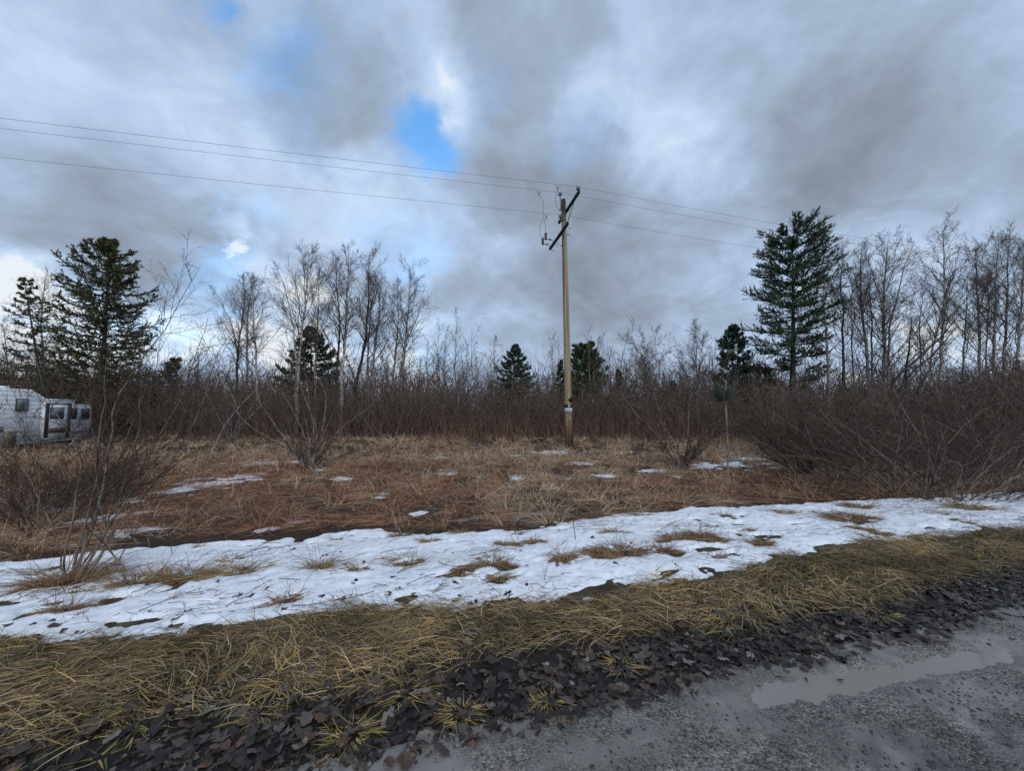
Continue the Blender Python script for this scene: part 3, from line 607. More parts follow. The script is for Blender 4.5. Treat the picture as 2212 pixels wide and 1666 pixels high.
conifer((671, 708), (671, 900), 36, [(0, 3.8, 3.2), (.3, 3.9, 3.2), (.5, 3.3, 2.9), (.7, 2.2, 2.3), (.9, 1.0, 1.2), (1, .1, .1)], 'dense dark spruce standing behind the white birch trunks', nb=120, tw=20, nd=13, nl=.2, nw=.055, r=.18, colr=((.022, .034, .024), (.04, .05, .028)))
conifer((1113, 746), (1113, 910), 36, [(0, 3.0, 3.0), (.3, 2.8, 2.8), (.5, 2.3, 2.4), (.75, 1.4, 1.4), (.92, .6, .6), (1, .05, .05)], 'neat conical spruce rising above the thicket', nb=110, tw=18, nd=13, nl=.18, nw=.05, r=.14, colr=((.020, .036, .026), (.035, .05, .03)))
conifer((1211, 779), (1211, 910), 38, [(0, 1.3, 1.3), (.5, 1.0, 1.0), (1, .05, .05)], 'small spruce half hidden behind the utility pole', nb=60, tw=16, nd=11, nl=.18, nw=.05, r=.1)
conifer((1264, 752), (1264, 910), 36, [(0, 2.4, 2.8), (.35, 2.4, 2.8), (.65, 2.1, 2.4), (.88, 1.6, 1.7), (1, .8, .8)], 'round-topped green pine beside the utility pole', 'pine_tree', nb=110, style='pine', tw=20, nd=12, nl=.26, nw=.05, r=.15, upang=.3, colr=((.026, .045, .018), (.05, .07, .028)))
conifer((1336, 800), (1336, 910), 37, [(0, 1.3, 1.3), (.5, .9, .9), (1, .05, .05)], 'small dark spruce poking from the thicket between pine and many-stemmed tree', nb=50, tw=16, nd=10, nl=.18, nw=.05, r=.1)
conifer((1586, 706), (1580, 905), 33, [(0, 2.4, 2.5), (.3, 2.4, 2.5), (.55, 2.1, 2.1), (.8, 1.4, 1.3), (.95, .6, .6), (1, .1, .1)], 'medium dark pine with loose upturned branches beside the tall pine', 'pine_tree', nb=110, style='pine', tw=18, nd=12, nl=.2, nw=.04, r=.13, upang=.35, colr=((.018, .034, .020), (.03, .048, .028)))
conifer((1455, 826), (1455, 905), 34, [(0, 1.2, 1.2), (.5, .9, .9), (1, .05, .05)], 'low dark spruce tip just above the thicket near the many-stemmed tree', nb=40, tw=14, nd=10, nl=.18, nw=.05, r=.08)
conifer((1640, 800), (1640, 900), 33, [(0, 2.0, 2.4), (.6, 2.0, 2.2), (1, .6, .6)], 'low spreading pine at the foot of the tall pine', 'pine_tree', nb=60, style='pine', tw=16, nd=11, nl=.22, nw=.045, r=.1)
GP = [(0, 1.2, 1.2), (.18, 2.0, 2.2), (.26, 2.9, 3.2), (.34, 3.7, 2.9), (.43, 4.1, 2.7), (.52, 4.0, 2.9), (.6, 4.5, 2.8), (.66, 3.9, 3.5), (.74, 3.3, 3.5), (.82, 3.1, 3.2), (.9, 2.9, 3.0), (1, 2.5, 2.5)]
conifer((1712, 508), (1708, 900), 31, GP, 'tall white pine with tiered flat branches and a broad dark top', 'pine_tree', nb=185, style='pine', tw=25, nd=12, nl=.20, nw=.036, r=.28, upang=.05, t_lo=.18, colr=((.020, .036, .020), (.045, .062, .028)))

def T2(pts, Y, lean=.0): return trunk_px(pts, Y, lean)
GB, GR = 'bare birches and aspens in the grove', 'bare trees in the row beside the tall pine'
bare_tree([T2([(512, 830), (514, 745), (524, 690), (530, 640), (527, 597)], 33), T2([(514, 800), (511, 725), (495, 690), (470, 640), (458, 612)], 33)], .13, 'bark_dark', 'dark forked bare tree at the spruce end of the birch grove', n1=18, t0=.4)
bare_tree([T2([(536, 875), (535, 790), (533, 700), (545, 597)], 32)], .12, 'bark_grey', 'slim grey bare tree close behind the dark forked tree', n1=20)
bare_tree([T2([(556, 895), (555, 810), (549, 720), (548, 606)], 29)], .11, 'bark_birch', 'slender white birch next to the dark forked tree', n1=20)
bare_tree([T2([(642, 902), (643, 800), (650, 740), (662, 640), (667, 534)], 28), T2([(643, 800), (641, 780), (630, 680), (612, 610), (592, 566)], 28)], .15, 'bark_birch', 'white birch with two stems dividing low in the grove', n1=26, l1=.33)
bare_tree([T2([(681, 880), (681, 760), (690, 660), (684, 580)], 31)], .12, 'bark_grey', 'grey bare tree against the dense dark spruce', n1=24)
bare_tree([T2([(736, 911), (741, 800), (747, 710), (752, 630), (753, 540)], 27)], .14, 'bark_birch', 'brightest straight white birch trunk in the grove', n1=26, l1=.32)
bare_tree([T2([(726, 880), (728, 780), (736, 720), (729, 640), (725, 553)], 29)], .13, 'bark_dark', 'dark straight bare tree touching the brightest birch', n1=24)
bare_tree([T2([(768, 850), (768, 815), (782, 780), (792, 720), (797, 640), (799, 543)], 29), T2([(768, 830), (765, 812), (755, 785), (747, 772)], 29)], .16, 'bark_dark', 'crooked dark tree with a broken side limb in the grove', n1=26)
bare_tree([T2([(792, 870), (795, 760), (803, 650), (800, 590)], 31)], .11, 'bark_grey', 'slender grey bare tree in the middle of the grove', GB, n1=22)
bare_tree([T2([(806, 875), (808, 760), (822, 680), (814, 592)], 30)], .12, 'bark_grey', 'slender grey bare tree in the middle of the grove', GB, n1=24)
bare_tree([T2([(848, 840), (853, 770), (862, 690), (858, 612)], 32)], .11, 'bark_grey', 'slender grey bare tree in the middle of the grove', GB, n1=22)
bare_tree([T2([(868, 835), (876, 740), (881, 690), (886, 572)], 31), T2([(860, 850), (866, 800), (874, 740), (880, 680)], 31)], .13, 'bark_grey', 'twin-stemmed bare tree with egg-shaped crown at the outer end of the grove', n1=28, l1=.30)
bare_tree([T2([(905, 830), (908, 800), (906, 776)], 31)], .11, 'bark_dark', 'broken dark snag standing past the end of the grove', name='dead_snag', n1=4, n2=2, n3=2, t0=.6, l1=.15)
bare_tree([T2([(90, 820), (92, 730), (88, 660), (98, 592)], 34)], .14, 'bark_grey', 'bare tree with fine spreading twigs behind the thin spruce', n1=26, l1=.36, t0=.3)
bare_tree([T2([(20, 840), (14, 760), (4, 690)], 33)], .10, 'bark_grey', 'bare tree behind the camper trailer', n1=18, l1=.36, t0=.2)
GS = 'young bare trees above the thicket'
LS = 'thin young bare tree rising out of the thicket'
for pts, Y in [([(944, 840), (946, 770), (948, 700)], 34), ([(958, 840), (962, 760), (965, 705)], 35), ([(982, 845), (984, 760), (986, 672)], 33), ([(1000, 850), (1003, 800), (1010, 745)], 34), ([(1067, 850), (1067, 780), (1070, 724)], 33), ([(1032, 850), (1030, 800), (1026, 765)], 34),
               ([(1194, 830), (1192, 780), (1196, 722)], 36), ([(1274, 840), (1273, 770), (1272, 714)], 34), ([(1300, 840), (1302, 780), (1304, 722)], 34), ([(1288, 840), (1290, 780), (1292, 730)], 35), ([(925, 850), (922, 800), (925, 745)], 34), ([(1480, 850), (1478, 800), (1470, 760)], 34), ([(420, 880), (425, 820), (430, 765)], 33), ([(1545, 850), (1540, 800), (1535, 750)], 35)]:
    bare_tree([T2(pts, Y)], .06, 'bark_grey', LS, GS, n1=14, t0=.35, n2=6, n3=6, spread=.4, l1=.26)
bare_tree([T2([(1396, 850), (1396, 800), (1385, 760), (1346, 722)], 32), T2([(1396, 850), (1400, 790), (1412, 750), (1421, 706)], 32), T2([(1396, 850), (1392, 770), (1390, 720)], 32), T2([(1398, 850), (1408, 800), (1440, 760)], 32)], .11, 'bark_grey', 'many-stemmed bare tree spreading like a fan above the thicket', n1=18, t0=.3)
bare_tree([T2([(1506, 850), (1505, 790), (1503, 700)], 31), T2([(1506, 850), (1510, 790), (1522, 720)], 31)], .09, 'bark_grey', 'bare bushy-topped tree beside the medium dark pine', n1=24, l1=.36, t0=.3)
bare_tree([T2([(1791, 900), (1790, 800), (1782, 690), (1775, 610), (1788, 580)], 29)], .14, 'bark_grey', 'pale bare tree growing against the tall pine', n1=22, l1=.34)
bare_tree([T2([(1822, 900), (1823, 790), (1821, 680), (1815, 590), (1819, 522)], 30)], .13, 'bark_dark', 'dark upright bare tree first in the row after the tall pine', n1=22)
bare_tree([T2([(1878, 900), (1874, 780), (1858, 650), (1861, 528)], 30), T2([(1882, 850), (1884, 760), (1880, 640), (1870, 560)], 30)], .15, 'bark_grey', 'two-stemmed grey bare tree between the dark upright tree and the widest crown', n1=24)
bare_tree([T2([(1912, 900), (1911, 780), (1909, 640), (1920, 506)], 29), T2([(1918, 850), (1919, 720), (1945, 600), (1975, 520)], 29.5), T2([(1911, 720), (1900, 620), (1865, 540)], 29)], .17, 'bark_grey', 'pale bare tree with the widest twiggy crown in the row', n1=28, l1=.3)
bare_tree([T2([(1953, 900), (1958, 790), (1970, 700), (1967, 664)], 29)], .13, 'bark_dark', 'dead snag with a broken top among the bare row', name='dead_snag', n1=6, n2=3, n3=3, t0=.5, l1=.25)
bare_tree([T2([(2028, 900), (2031, 800), (2040, 640), (2041, 482)], 28), T2([(2002, 880), (2010, 780), (2028, 690), (2060, 590)], 28.5)], .16, 'bark_birch', 'tallest pale birch with a narrow crown crossed by leaning trunks', n1=30, l1=.28)
for k, (pts, Y, r) in enumerate([([(1915, 880), (1925, 822), (2000, 760), (2050, 710), (2092, 655)], 27, .13), ([(1935, 880), (1945, 825), (2020, 765), (2070, 700), (2088, 668)], 27.4, .10), ([(1975, 860), (1985, 830), (2030, 770), (2075, 715)], 26.6, .08)]):
    bare_tree([T2(pts, Y)], r, 'bark_dark', 'dark half-fallen trunk leaning across the bare row', 'leaning half-fallen trunks', name='leaning_tree', n1=9, n2=4, n3=4, t0=.45, l1=.16)
for pts, Y, r in [([(2114, 900), (2116, 790), (2112, 650), (2106, 526)], 29, .13), ([(2150, 900), (2146, 790), (2150, 650), (2158, 503)], 28, .13), ([(2172, 900), (2168, 790), (2176, 650), (2180, 506)], 28.5, .13), ([(2190, 900), (2196, 780), (2208, 650), (2212, 520)], 27, .12), ([(2240, 900), (2238, 780), (2245, 650), (2240, 500)], 28, .13), ([(2075, 900), (2080, 800), (2086, 700), (2090, 600)], 31, .10), ([(1985, 900), (1990, 800), (1985, 690), (2000, 600)], 32, .09), ([(1845, 900), (1842, 800), (1838, 700), (1842, 590)], 32, .09), ([(2130, 900), (2128, 800), (2136, 700), (2135, 590)], 31, .09)]:
    bare_tree([T2(pts, Y)], r, 'bark_grey', 'slender grey bare tree in the crowded row past the leaning trunks' if pts[0][0] > 2060 else 'slender grey bare tree standing among the row after the tall pine', GR + (' past the leaning trunks' if pts[0][0] > 2060 else ''), n1=24)

# ------------------------------------------------------------------ shrubs
def shrub(base, stems, r, label, group=None, n2=9, n3=7, l2=.36, mat='twig', tc=(1, 1, 1), up=.05, name='bare_shrub', tr=.0022, K=10, spread=.55, wob=.03, nst=0, tk0=.16):
    """stems = array (n, K, 3)"""
    b = np.asarray(base, float); root = thing(name, b, label, 'shrub', group); P = np.array(stems); n = len(P); P[:, 1:] += np.cumsum(rng.normal(size=P[:, 1:].shape), 1) * wob * .6
    R = (r * (.6 + .7 * rng.random(n)))[:, None] * np.linspace(1, .16, P.shape[1])[None]
    ts = np.asarray(tc); bk = M['bark_grey'] if mat == 'twig' else M[mat]
    for q in range(nst): Geo().add(*tubes(P[q], R[q], 6), (.8 + .5 * rng.random()) * ts).build('stem', bk, root, True, b)
    if n > nst: g = Geo().add(*tubes(P[nst:], R[nst:], 6), np.repeat((.8 + .5 * rng.random((n - nst, 1))) * ts, P.shape[1] * 6, 0))
    Ls = np.linalg.norm(P[:, -1] - P[:, 0], axis=1)
    P1, R1 = kids(P, R, n2, tk0, .98, Ls * l2, spread, 6, .12, up, .55, tr * 1.4, .55, .3); gc = Geo().add(*tubes(P1, R1, 4), ts)
    L1 = np.linalg.norm(P1[:, -1] - P1[:, 0], axis=1)
    P2, R2 = kids(P1, R1, n3, .12, .98, np.maximum(L1 * .42, .08), .7, 3, .14, up, .6, tr, .4, .4); gc.add(*tubes(P2, R2, 3), ts)
    L2 = np.linalg.norm(P2[:, -1] - P2[:, 0], axis=1)
    P3, R3 = kids(P2, R2, 1, .2, .95, np.maximum(L2 * .55, .05), .8, 2, .1, up, .7, tr * .8, .3); gc.add(*slivers(P3[:, 0], P3[:, 1], tr * 1.1), ts)
    if n > nst: g.build('stems', bk, root, True, b)['kind'] = 'stuff'
    gc.build('twigs', M['twig'], root, False, b); return root
def fan(base, n, H, spread, arch, K=10, lean=(0, 0), jit=.05, br=.12):
    az = rng.random(n) * 2 * pi; tilt = spread * np.sqrt(rng.random(n)); d = np.stack([np.cos(az) * np.sin(tilt) + lean[0], np.sin(az) * np.sin(tilt) + lean[1], np.cos(tilt)], 1); d = nrm(d)
    L = H * (.55 + .55 * rng.random(n)); P = np.empty((n, K, 3)); P[:, 0] = np.asarray(base) + np.stack([np.cos(az), np.sin(az), 0 * az], 1) * br * rng.random((n, 1)) - [0, 0, .04]
    out = np.stack([d[:, 0], d[:, 1], 0 * az], 1)
    for k in range(1, K):
        d = nrm(d + jit * rng.normal(size=(n, 3)) + out * arch / K - np.array([0, 0, 1]) * arch * .4 / K * (k / K)); P[:, k] = P[:, k - 1] + d * (L / (K - 1))[:, None]
    return P
def px_stems(lst, K=10, extra=None):
    out = []
    for pts, y0, y1 in lst:
        b = ground(*pts[0]); q = [b] + [at(px, py, y0 + (y1 - y0) * (i + 1) / (len(pts) - 1)) for i, (px, py) in enumerate(pts[1:])]; out.append(interp_poly(q, K))
    return np.array(out)
# the large shrub in the snow in front of the trailer
fb = ground(165, 1250); Yf = fb[1]
st1 = px_stems([([(152, 1252), (196, 1170), (228, 1060), (238, 940), (246, 840), (300, 770), (358, 690), (412, 588)], Yf, Yf + .8), ([(140, 1250), (150, 1165), (178, 1100), (182, 1010), (160, 930), (128, 860), (108, 780)], Yf, Yf + .3),
                 ([(172, 1250), (222, 1165), (272, 1080), (318, 1010), (352, 920), (400, 830), (452, 690)], Yf, Yf + .8), ([(178, 1252), (232, 1180), (262, 1130), (342, 1060), (430, 930), (470, 800), (522, 715)], Yf, Yf + 1.0),
                 ([(158, 1250), (176, 1150), (205, 1060), (206, 960), (226, 860), (236, 745)], Yf, Yf + .2), ([(165, 1252), (206, 1150), (262, 980), (300, 860), (335, 760), (346, 636)], Yf, Yf + .9), ([(146, 1252), (132, 1150), (90, 1060), (30, 960), (-20, 870)], Yf, Yf - .1),
                 ([(270, 1275), (258, 1232), (232, 1205), (205, 1170), (196, 1090), (175, 1000), (172, 900)], Yf, Yf + .2), ([(160, 1250), (198, 1185), (250, 1100), (300, 960), (318, 830), (312, 720)], Yf, Yf + .5)], 18)
shrub(fb, st1, .0112, 'large many-stemmed bare shrub rooted in the snow with grass at its foot', None, 20, 8, .32, 'bark_grey', (.62, .55, .50), .05, tr=.0021, wob=.022, nst=len(st1), tk0=.2, spread=.7)
gb = ground(85, 1150); Yg = gb[1]
st3 = px_stems([([(80, 1152), (60, 1060), (70, 940), (40, 840), (30, 770)], Yg, Yg), ([(85, 1152), (120, 1050), (130, 940), (180, 830)], Yg, Yg + .5), ([(85, 1152), (20, 1080), (-40, 1000)], Yg, Yg), ([(90, 1150), (160, 1080), (260, 1020), (330, 950)], Yg, Yg + .6), ([(84, 1150), (95, 1000), (60, 900), (90, 800)], Yg, Yg + .4)], 14)
shrub(gb, np.concatenate([st3, fan(gb, 12, 1.7, .8, .6, 14)]), .010, 'dark tangled bare shrub just behind the large shrub in the snow', None, 12, 8, .38, 'bark_grey', (.62, .52, .46), tr=.0024, nst=len(st3), wob=.03)
mb = ground(668, 1015); Ym = mb[1]
st2 = px_stems([([(664, 1018), (640, 960), (590, 905), (556, 862), (550, 810)], Ym, Ym - .4), ([(666, 1018), (665, 970), (640, 900), (610, 850), (575, 800)], Ym, Ym + .6), ([(668, 1018), (690, 940), (655, 880), (640, 830), (638, 780)], Ym, Ym), ([(670, 1015), (680, 930), (668, 870), (660, 800)], Ym, Ym - .4),
                 ([(672, 1018), (700, 960), (745, 905), (790, 880), (815, 850)], Ym, Ym + .4), ([(670, 1018), (690, 950), (715, 900), (740, 850), (745, 800)], Ym, Ym - .2), ([(668, 1018), (740, 980), (790, 985), (840, 960)], Ym, Ym + .3), ([(664, 1018), (610, 960), (560, 935), (520, 905), (500, 870)], Ym, Ym + .5), ([(668, 1018), (700, 930), (705, 870), (690, 820)], Ym, Ym + .5)], 12)
shrub(mb, np.concatenate([st2, fan(mb, 14, 1.8, .8, .5, 12)]), .026, 'wide fan-shaped bare shrub rising from rust bracken in mid field', None, 10, 7, .32, 'bark_grey', (.85, .75, .7), tr=.004, nst=len(st2))
sb = ground(500, 955)
shrub(sb, np.concatenate([px_stems([([(455, 990), (470, 940), (500, 890), (560, 830), (600, 800)], sb[1] - 2, sb[1]), ([(500, 955), (520, 900), (500, 850), (470, 800)], sb[1], sb[1])], 12), fan(sb, 12, 3.0, .6, .4, 12)]), .03, 'leaning bare shrub between the big spruce and the fan-shaped shrub', None, 9, 6, .3, tr=.005)
shrub(ground(60, 1120), fan(ground(60, 1120), 26, 1.6, .9, .9, 10), .010, 'low tangled briar bush behind the shrub in the snow', None, 9, 6, .4, 'twig', (.8, .7, .62), name='briar_bush', tr=.0025)
shrub(ground(250, 1075), fan(ground(250, 1075), 26, 1.3, 1.0, .9, 10), .010, 'low red-brown briar bush at the edge of the field snow patch', None, 9, 6, .4, 'twig', (1.0, .68, .55), name='briar_bush', tr=.003)
lb = ground(1475, 1010)
shrub(lb, np.concatenate([px_stems([([(1478, 1012), (1450, 985), (1405, 930), (1365, 895), (1345, 870), (1331, 846)], lb[1], lb[1] + .8), ([(1478, 1012), (1462, 960), (1430, 900), (1420, 850)], lb[1], lb[1] - .5), ([(1480, 1012), (1490, 960), (1490, 900), (1500, 850)], lb[1], lb[1] + .5), ([(1482, 1012), (1530, 960), (1560, 900)], lb[1], lb[1])], 12), fan(lb, 12, 1.9, .7, .5, 12)]), .026, 'bare shrub with one long stem leaning towards the utility pole', None, 9, 6, .3, 'bark_grey', (.8, .68, .62), tr=.004, nst=4)
rb = ground(1725, 1028)
shrub(rb, np.concatenate([px_stems([([(1728, 1030), (1715, 960), (1690, 900), (1630, 860)], rb[1], rb[1] + .5), ([(1730, 1030), (1712, 965), (1670, 930), (1610, 905)], rb[1], rb[1] - .5), ([(1722, 1030), (1660, 985), (1620, 940), (1600, 920)], rb[1], rb[1]), ([(1735, 1030), (1728, 940), (1760, 850), (1750, 780)], rb[1], rb[1] + .6)], 12), fan(rb, 24, 2.4, .7, .5, 12)]), .030, 'dark bare shrub at the outer corner of the thicket by the young pine', None, 10, 7, .34, 'bark_dark', (.85, .75, .68), tr=.004, nst=4)
wb = ground(1985, 1075)
shrub(wb, np.concatenate([px_stems([([(1995, 1080), (1930, 1030), (1850, 965), (1770, 915), (1690, 870), (1640, 855)], wb[1], wb[1] + 1.2), ([(1985, 1075), (1920, 1020), (1820, 985), (1700, 960)], wb[1], wb[1] + .8), ([(2000, 1078), (1960, 980), (1880, 900), (1830, 860), (1800, 800)], wb[1], wb[1] + .4), ([(2010, 1078), (2060, 1000), (2150, 945), (2230, 930)], wb[1], wb[1]), ([(2000, 1078), (2060, 960), (2110, 905), (2212, 880)], wb[1], wb[1] + .4), ([(2000, 1078), (2030, 980), (2010, 880), (1920, 840)], wb[1], wb[1])], 12), fan(wb, 24, 2.4, .9, .9, 12, jit=.09, br=.6)]), .016, 'sprawling bare shrub whose long whips arch over the snow edge', None, 11, 8, .34, 'bark_grey', (.72, .65, .59), tr=.003, wob=.045, nst=6, tk0=.22)
protos = []
def copy_tree(o, loc, rz, sc):
    r_ = o.copy(); col.objects.link(r_); r_.location = tuple(float(q) for q in loc); r_.rotation_euler = (0, 0, rz); r_.scale = (sc, sc, sc)
    for ch in list(o.children):
        c = ch.copy(); col.objects.link(c); c.parent = r_
    return r_
for k, (px, py, H) in enumerate([(1790, 1058, 2.0), (1880, 1050, 2.3), (2065, 1078, 2.6), (2140, 1055, 2.8), (2230, 1060, 3.0), (1830, 1000, 2.6), (1940, 1010, 2.7), (2060, 1010, 3.0), (2170, 1010, 3.2), (1900, 975, 3.0), (2020, 970, 3.2), (2130, 968, 3.4), (2230, 985, 3.4), (1690, 975, 2.6), (1780, 965, 3.0), (1745, 990, 2.4), (1990, 1030, 2.6), (2100, 1035, 2.8), (1860, 1022, 2.5)]):
    b = ground(px, py)
    if k < 4: o = shrub(b, fan(b, 22, 2.6, .85, .9, 10, (rng.normal() * .15, 0), jit=.09, br=.6), .013, 'tangled bare shrub packed into the thicket beside the snow', 'tangled shrubs of the roadside thicket', 9, 7, .36, 'bark_grey', tuple(np.array([1.15, 1.04, .95]) * (.8 + .4 * rng.random())), tr=.0032); protos.append(o); o.scale = (.92 * H / 2.6,) * 3
    else: copy_tree(protos[k % 4], b, rng.random() * 6.28, .92 * H / 2.6)

# ------------------------------------------------------------------ thicket and far woods: uncountable masses
def brush(n, place, Hf, r, tr, label, name, cc_, n1=5, n2=5, spread=.35):
    B = place(n); n = len(B); H = Hf(B); d = nrm(np.stack([rng.normal(size=n) * spread, rng.normal(size=n) * spread, np.ones(n)], 1)); K = 5; P = np.empty((n, K, 3)); P[:, 0] = B
    for k in range(1, K): d = nrm(d + .13 * rng.normal(size=(n, 3))); P[:, k] = P[:, k - 1] + d * (H / (K - 1))[:, None]
    R = (r * (.5 + rng.random(n)))[:, None] * np.linspace(1, .2, K)[None]; hue = (.65 + .7 * rng.random((n, 1))) * np.asarray(cc_)
    g = Geo(); g.add(*tubes(P, R, 3), per(hue, K * 3)); P1, R1 = kids(P, R, n1, .15, .98, H * .38, .6, 3, .16, .06, .55, tr * 1.3, .5, .35); h1 = per(hue, n1); g.add(*spikes(P1[:, 0], P1[:, 1], R1[:, 0]), per(h1, 4)); g.add(*slivers(P1[:, 1] * 1.04 - P1[:, 0] * .04, P1[:, 2], R1[:, 1]), per(h1, 3))
    L1 = np.linalg.norm(P1[:, -1] - P1[:, 0], axis=1); P2, R2 = kids(P1, R1, n2, .15, 1, np.maximum(L1 * .5, .1), .7, 2, .1, .04, .6, tr, .3); g.add(*slivers(P2[:, 0], P2[:, 1], tr * 1.3), per(per(h1, n2), 3))
    return tag(g.build(name, M['twig'], None, False), label, 'brush', None, 'stuff')
def in_view(n, y0, y1, m=1.62, p=1.0):
    Y = y0 + (y1 - y0) * rng.random(n) ** p; X = (rng.random(n) * 2 - 1) * m * Y; return X, Y
def place_mid(n):
    X, Y = in_view(n, 8.5, 34, 1.55); px = CX + F * X / Y; front = np.interp(px, [-100, 330, 420, 900, 1400, 1640, 1700, 2300], [24, 24, 22.5, 22, 22.5, 21, 11, 8.8]) + 8 * fbm(X * .28, Y * .28, 3, 71)
    u, v = uv(X, Y); k = (Y > front) & (v > 5.9); X, Y = X[k], Y[k]; return np.stack([X, Y, hgt(X, Y) - .05], 1)
def h_mid(B):
    px = CX + F * B[:, 0] / B[:, 1]; yt = np.interp(px, [0, 300, 450, 700, 1000, 1200, 1400, 1650, 1800, 2050, 2130, 2212], [795, 785, 800, 815, 812, 812, 806, 815, 832, 828, 800, 775])
    cap = np.clip(1.9 + (HORIZON - yt) / F * B[:, 1], 1.8, 5.6) * 1.12
    return cap * (.5 + .5 * rng.random(len(B))) * (1 + .75 * fbm(B[:, 0] * .22, B[:, 1] * .3, 3, 73))
brush(6600, place_mid, h_mid, .021, .0095, 'dense grey-brown thicket of bare brush across the back of the field', 'thicket', (1.30, 1.13, 1.05), 6, 5)
def place_far(n):
    X, Y = in_view(n, 34, 75, 1.55); return np.stack([X, Y, hgt(X, Y)], 1)
brush(2300, place_far, lambda B: (5.0 + (B[:, 1] - 34) * .07 + 4.5 * rng.random(len(B)) ** 2) * (1 + .8 * fbm(B[:, 0] * .12, B[:, 1] * .1, 2, 77)), .045, .021, 'far woods of bare saplings behind the thicket', 'far_woods', (1.25, 1.1, 1.04), 5, 5, .16)
def place_back(n):
    X, Y = in_view(n, 31, 46, 1.55); return np.stack([X, Y, hgt(X, Y) - .05], 1)
brush(2300, place_back, lambda B: (2.4 + 2.6 * rng.random(len(B))) * (1 + 1.1 * fbm(B[:, 0] * .16, B[:, 1] * .12, 3, 79)), .040, .022, 'deep grey-brown brush filling the back of the thicket', 'back_brush', (1.15, 1.0, .94), 6, 4, .35)
def place_front(n):
    X, Y = in_view(n, 15, 25, 1.5); k = rng.random(n) < np.clip(.25 + 2.2 * fbm(X * .4, Y * .4, 3, 75) + (Y - 17) * .09, .02, 1); X, Y = X[k], Y[k]
    k = ~((np.abs(X - PB[0]) < .5) & (Y < PB[1] + .3)); X, Y = X[k], Y[k]; q = ~((X < -18) & (Y < 24)); X, Y = X[q], Y[q]; return np.stack([X, Y, hgt(X, Y) - .02], 1)
brush(4000, place_front, lambda B: .45 + .8 * rng.random(len(B)) + .11 * np.clip(B[:, 1] - 16.5, 0, 9), .0065, .0035, 'red-brown dead weed stems along the foot of the thicket', 'dead_weeds', (2.1, 1.45, 1.15), 4, 3, .22)

# ------------------------------------------------------------------ young pine and seedling
def sapling_pine():
    b = ground(1572, 1030); Y = b[1]; root = thing('young_pine', b, 'spindly young pine sapling with a single tuft of green needles near its top', 'tree'); tp = at(1568, 822, Y); P = interp_poly([b - [0, 0, .05], at(1571, 930, Y), at(1567, 862, Y), tp], 12)
    gl = Geo().add(*tubes(P, np.linspace(.028, .018, 12), 6)); g = Geo()
    sh = []
    for c, n, L, e0 in [(at(1568, 872, Y), 9, .30, .35), (at(1571, 942, Y), 3, .30, .15)]:
        for k in range(n):
            a = 2 * pi * k / n + rng.random() * .8; e0 = .15 + .9 * rng.random(); L = .16 + .24 * rng.random(); d = np.array([cos(a) * cos(e0), sin(a) * cos(e0), sin(e0)]); sh.append(interp_poly([c, c + d * L * .5, c + d * L * .8 + [0, 0, .10], c + d * L + [0, 0, .24]], 6))
    for q in ((-1, .1), (1, .06)): sh.append(interp_poly([at(1568, 862, Y), at(1568 + q[0] * 12, 848, Y), at(1568 + q[0] * 18, 836, Y), at(1568 + q[0] * 20, 830, Y)], 6))
    S = np.array(sh); R = np.full(S.shape[:2], .009); gl.add(*tubes(S, R, 4)); gl.build('trunk', M['bark_grey'], root, True, b)
    ND, _ = kids(np.concatenate([S[:9], S[:9], S[9:]]), np.concatenate([R[:9], R[:9], R[9:]]), 52, .2, 1., .20, .7, 2, .05, .02, .5, .001, .1); V, T = spikes(ND[:, 0], ND[:, 1], .0065); hue = rng.random((len(ND), 1)); g.add(V, T, per(np.array([.042, .052, .034]) * (.6 + .8 * hue), 4)); g.build('needles', M['needle'], root, False, b)
sapling_pine()
def seedling(pts, r, label, name='bare_seedling', n=5):
    b = ground(*pts[0]); Y = b[1]; root = thing(name, b, label, 'plant'); P = interp_poly([b - [0, 0, .03]] + [at(*p, Y) for p in pts[1:]], 8)[None]; R = (r * np.linspace(1, .3, 8))[None]
    P1, R1 = kids(P, R, n, .3, .95, .14, .6, 4, .1, .1, .6, .0012, .4); Geo().add(*tubes(P, R, 5)).add(*tubes(P1, R1, 3)).build('stem', M['twig'], root, False, b)
seedling([(1244, 1172), (1241, 1150), (1240, 1125), (1206, 1000)], .006, 'thin bare seedling standing in the snow in line with the utility pole')
seedling([(372, 1205), (370, 1170), (366, 1130)], .004, 'thin dead stalk in the snow beside the large shrub', 'dead_stalk')
seedling([(1175, 1262), (1178, 1235)], .003, 'short dead stalk at the lower snow edge under the utility pole', 'dead_stalk')
seedling([(1680, 1000), (1682, 900), (1684, 790), (1672, 720)], .02, 'straight pale sapling in front of the tall pine', 'bare_sapling', 12)

# ------------------------------------------------------------------ grasses
def scatter_uv(n, u0, u1, v0, v1):
    U = u0 + (u1 - u0) * rng.random(n); V = v0 + (v1 - v0) * rng.random(n); return U, V
def tint(n, cols, wts, var=.3):
    c = np.asarray(cols)[rng.choice(len(cols), n, p=np.asarray(wts) / np.sum(wts))]; return c * (1 - var + 2 * var * rng.random((n, 1)))
STRAW, OLIVE, TAN, RUST, GREY, GREEN = (.30, .215, .080), (.155, .130, .038), (.27, .195, .115), (.125, .055, .030), (.21, .18, .14), (.105, .125, .03)
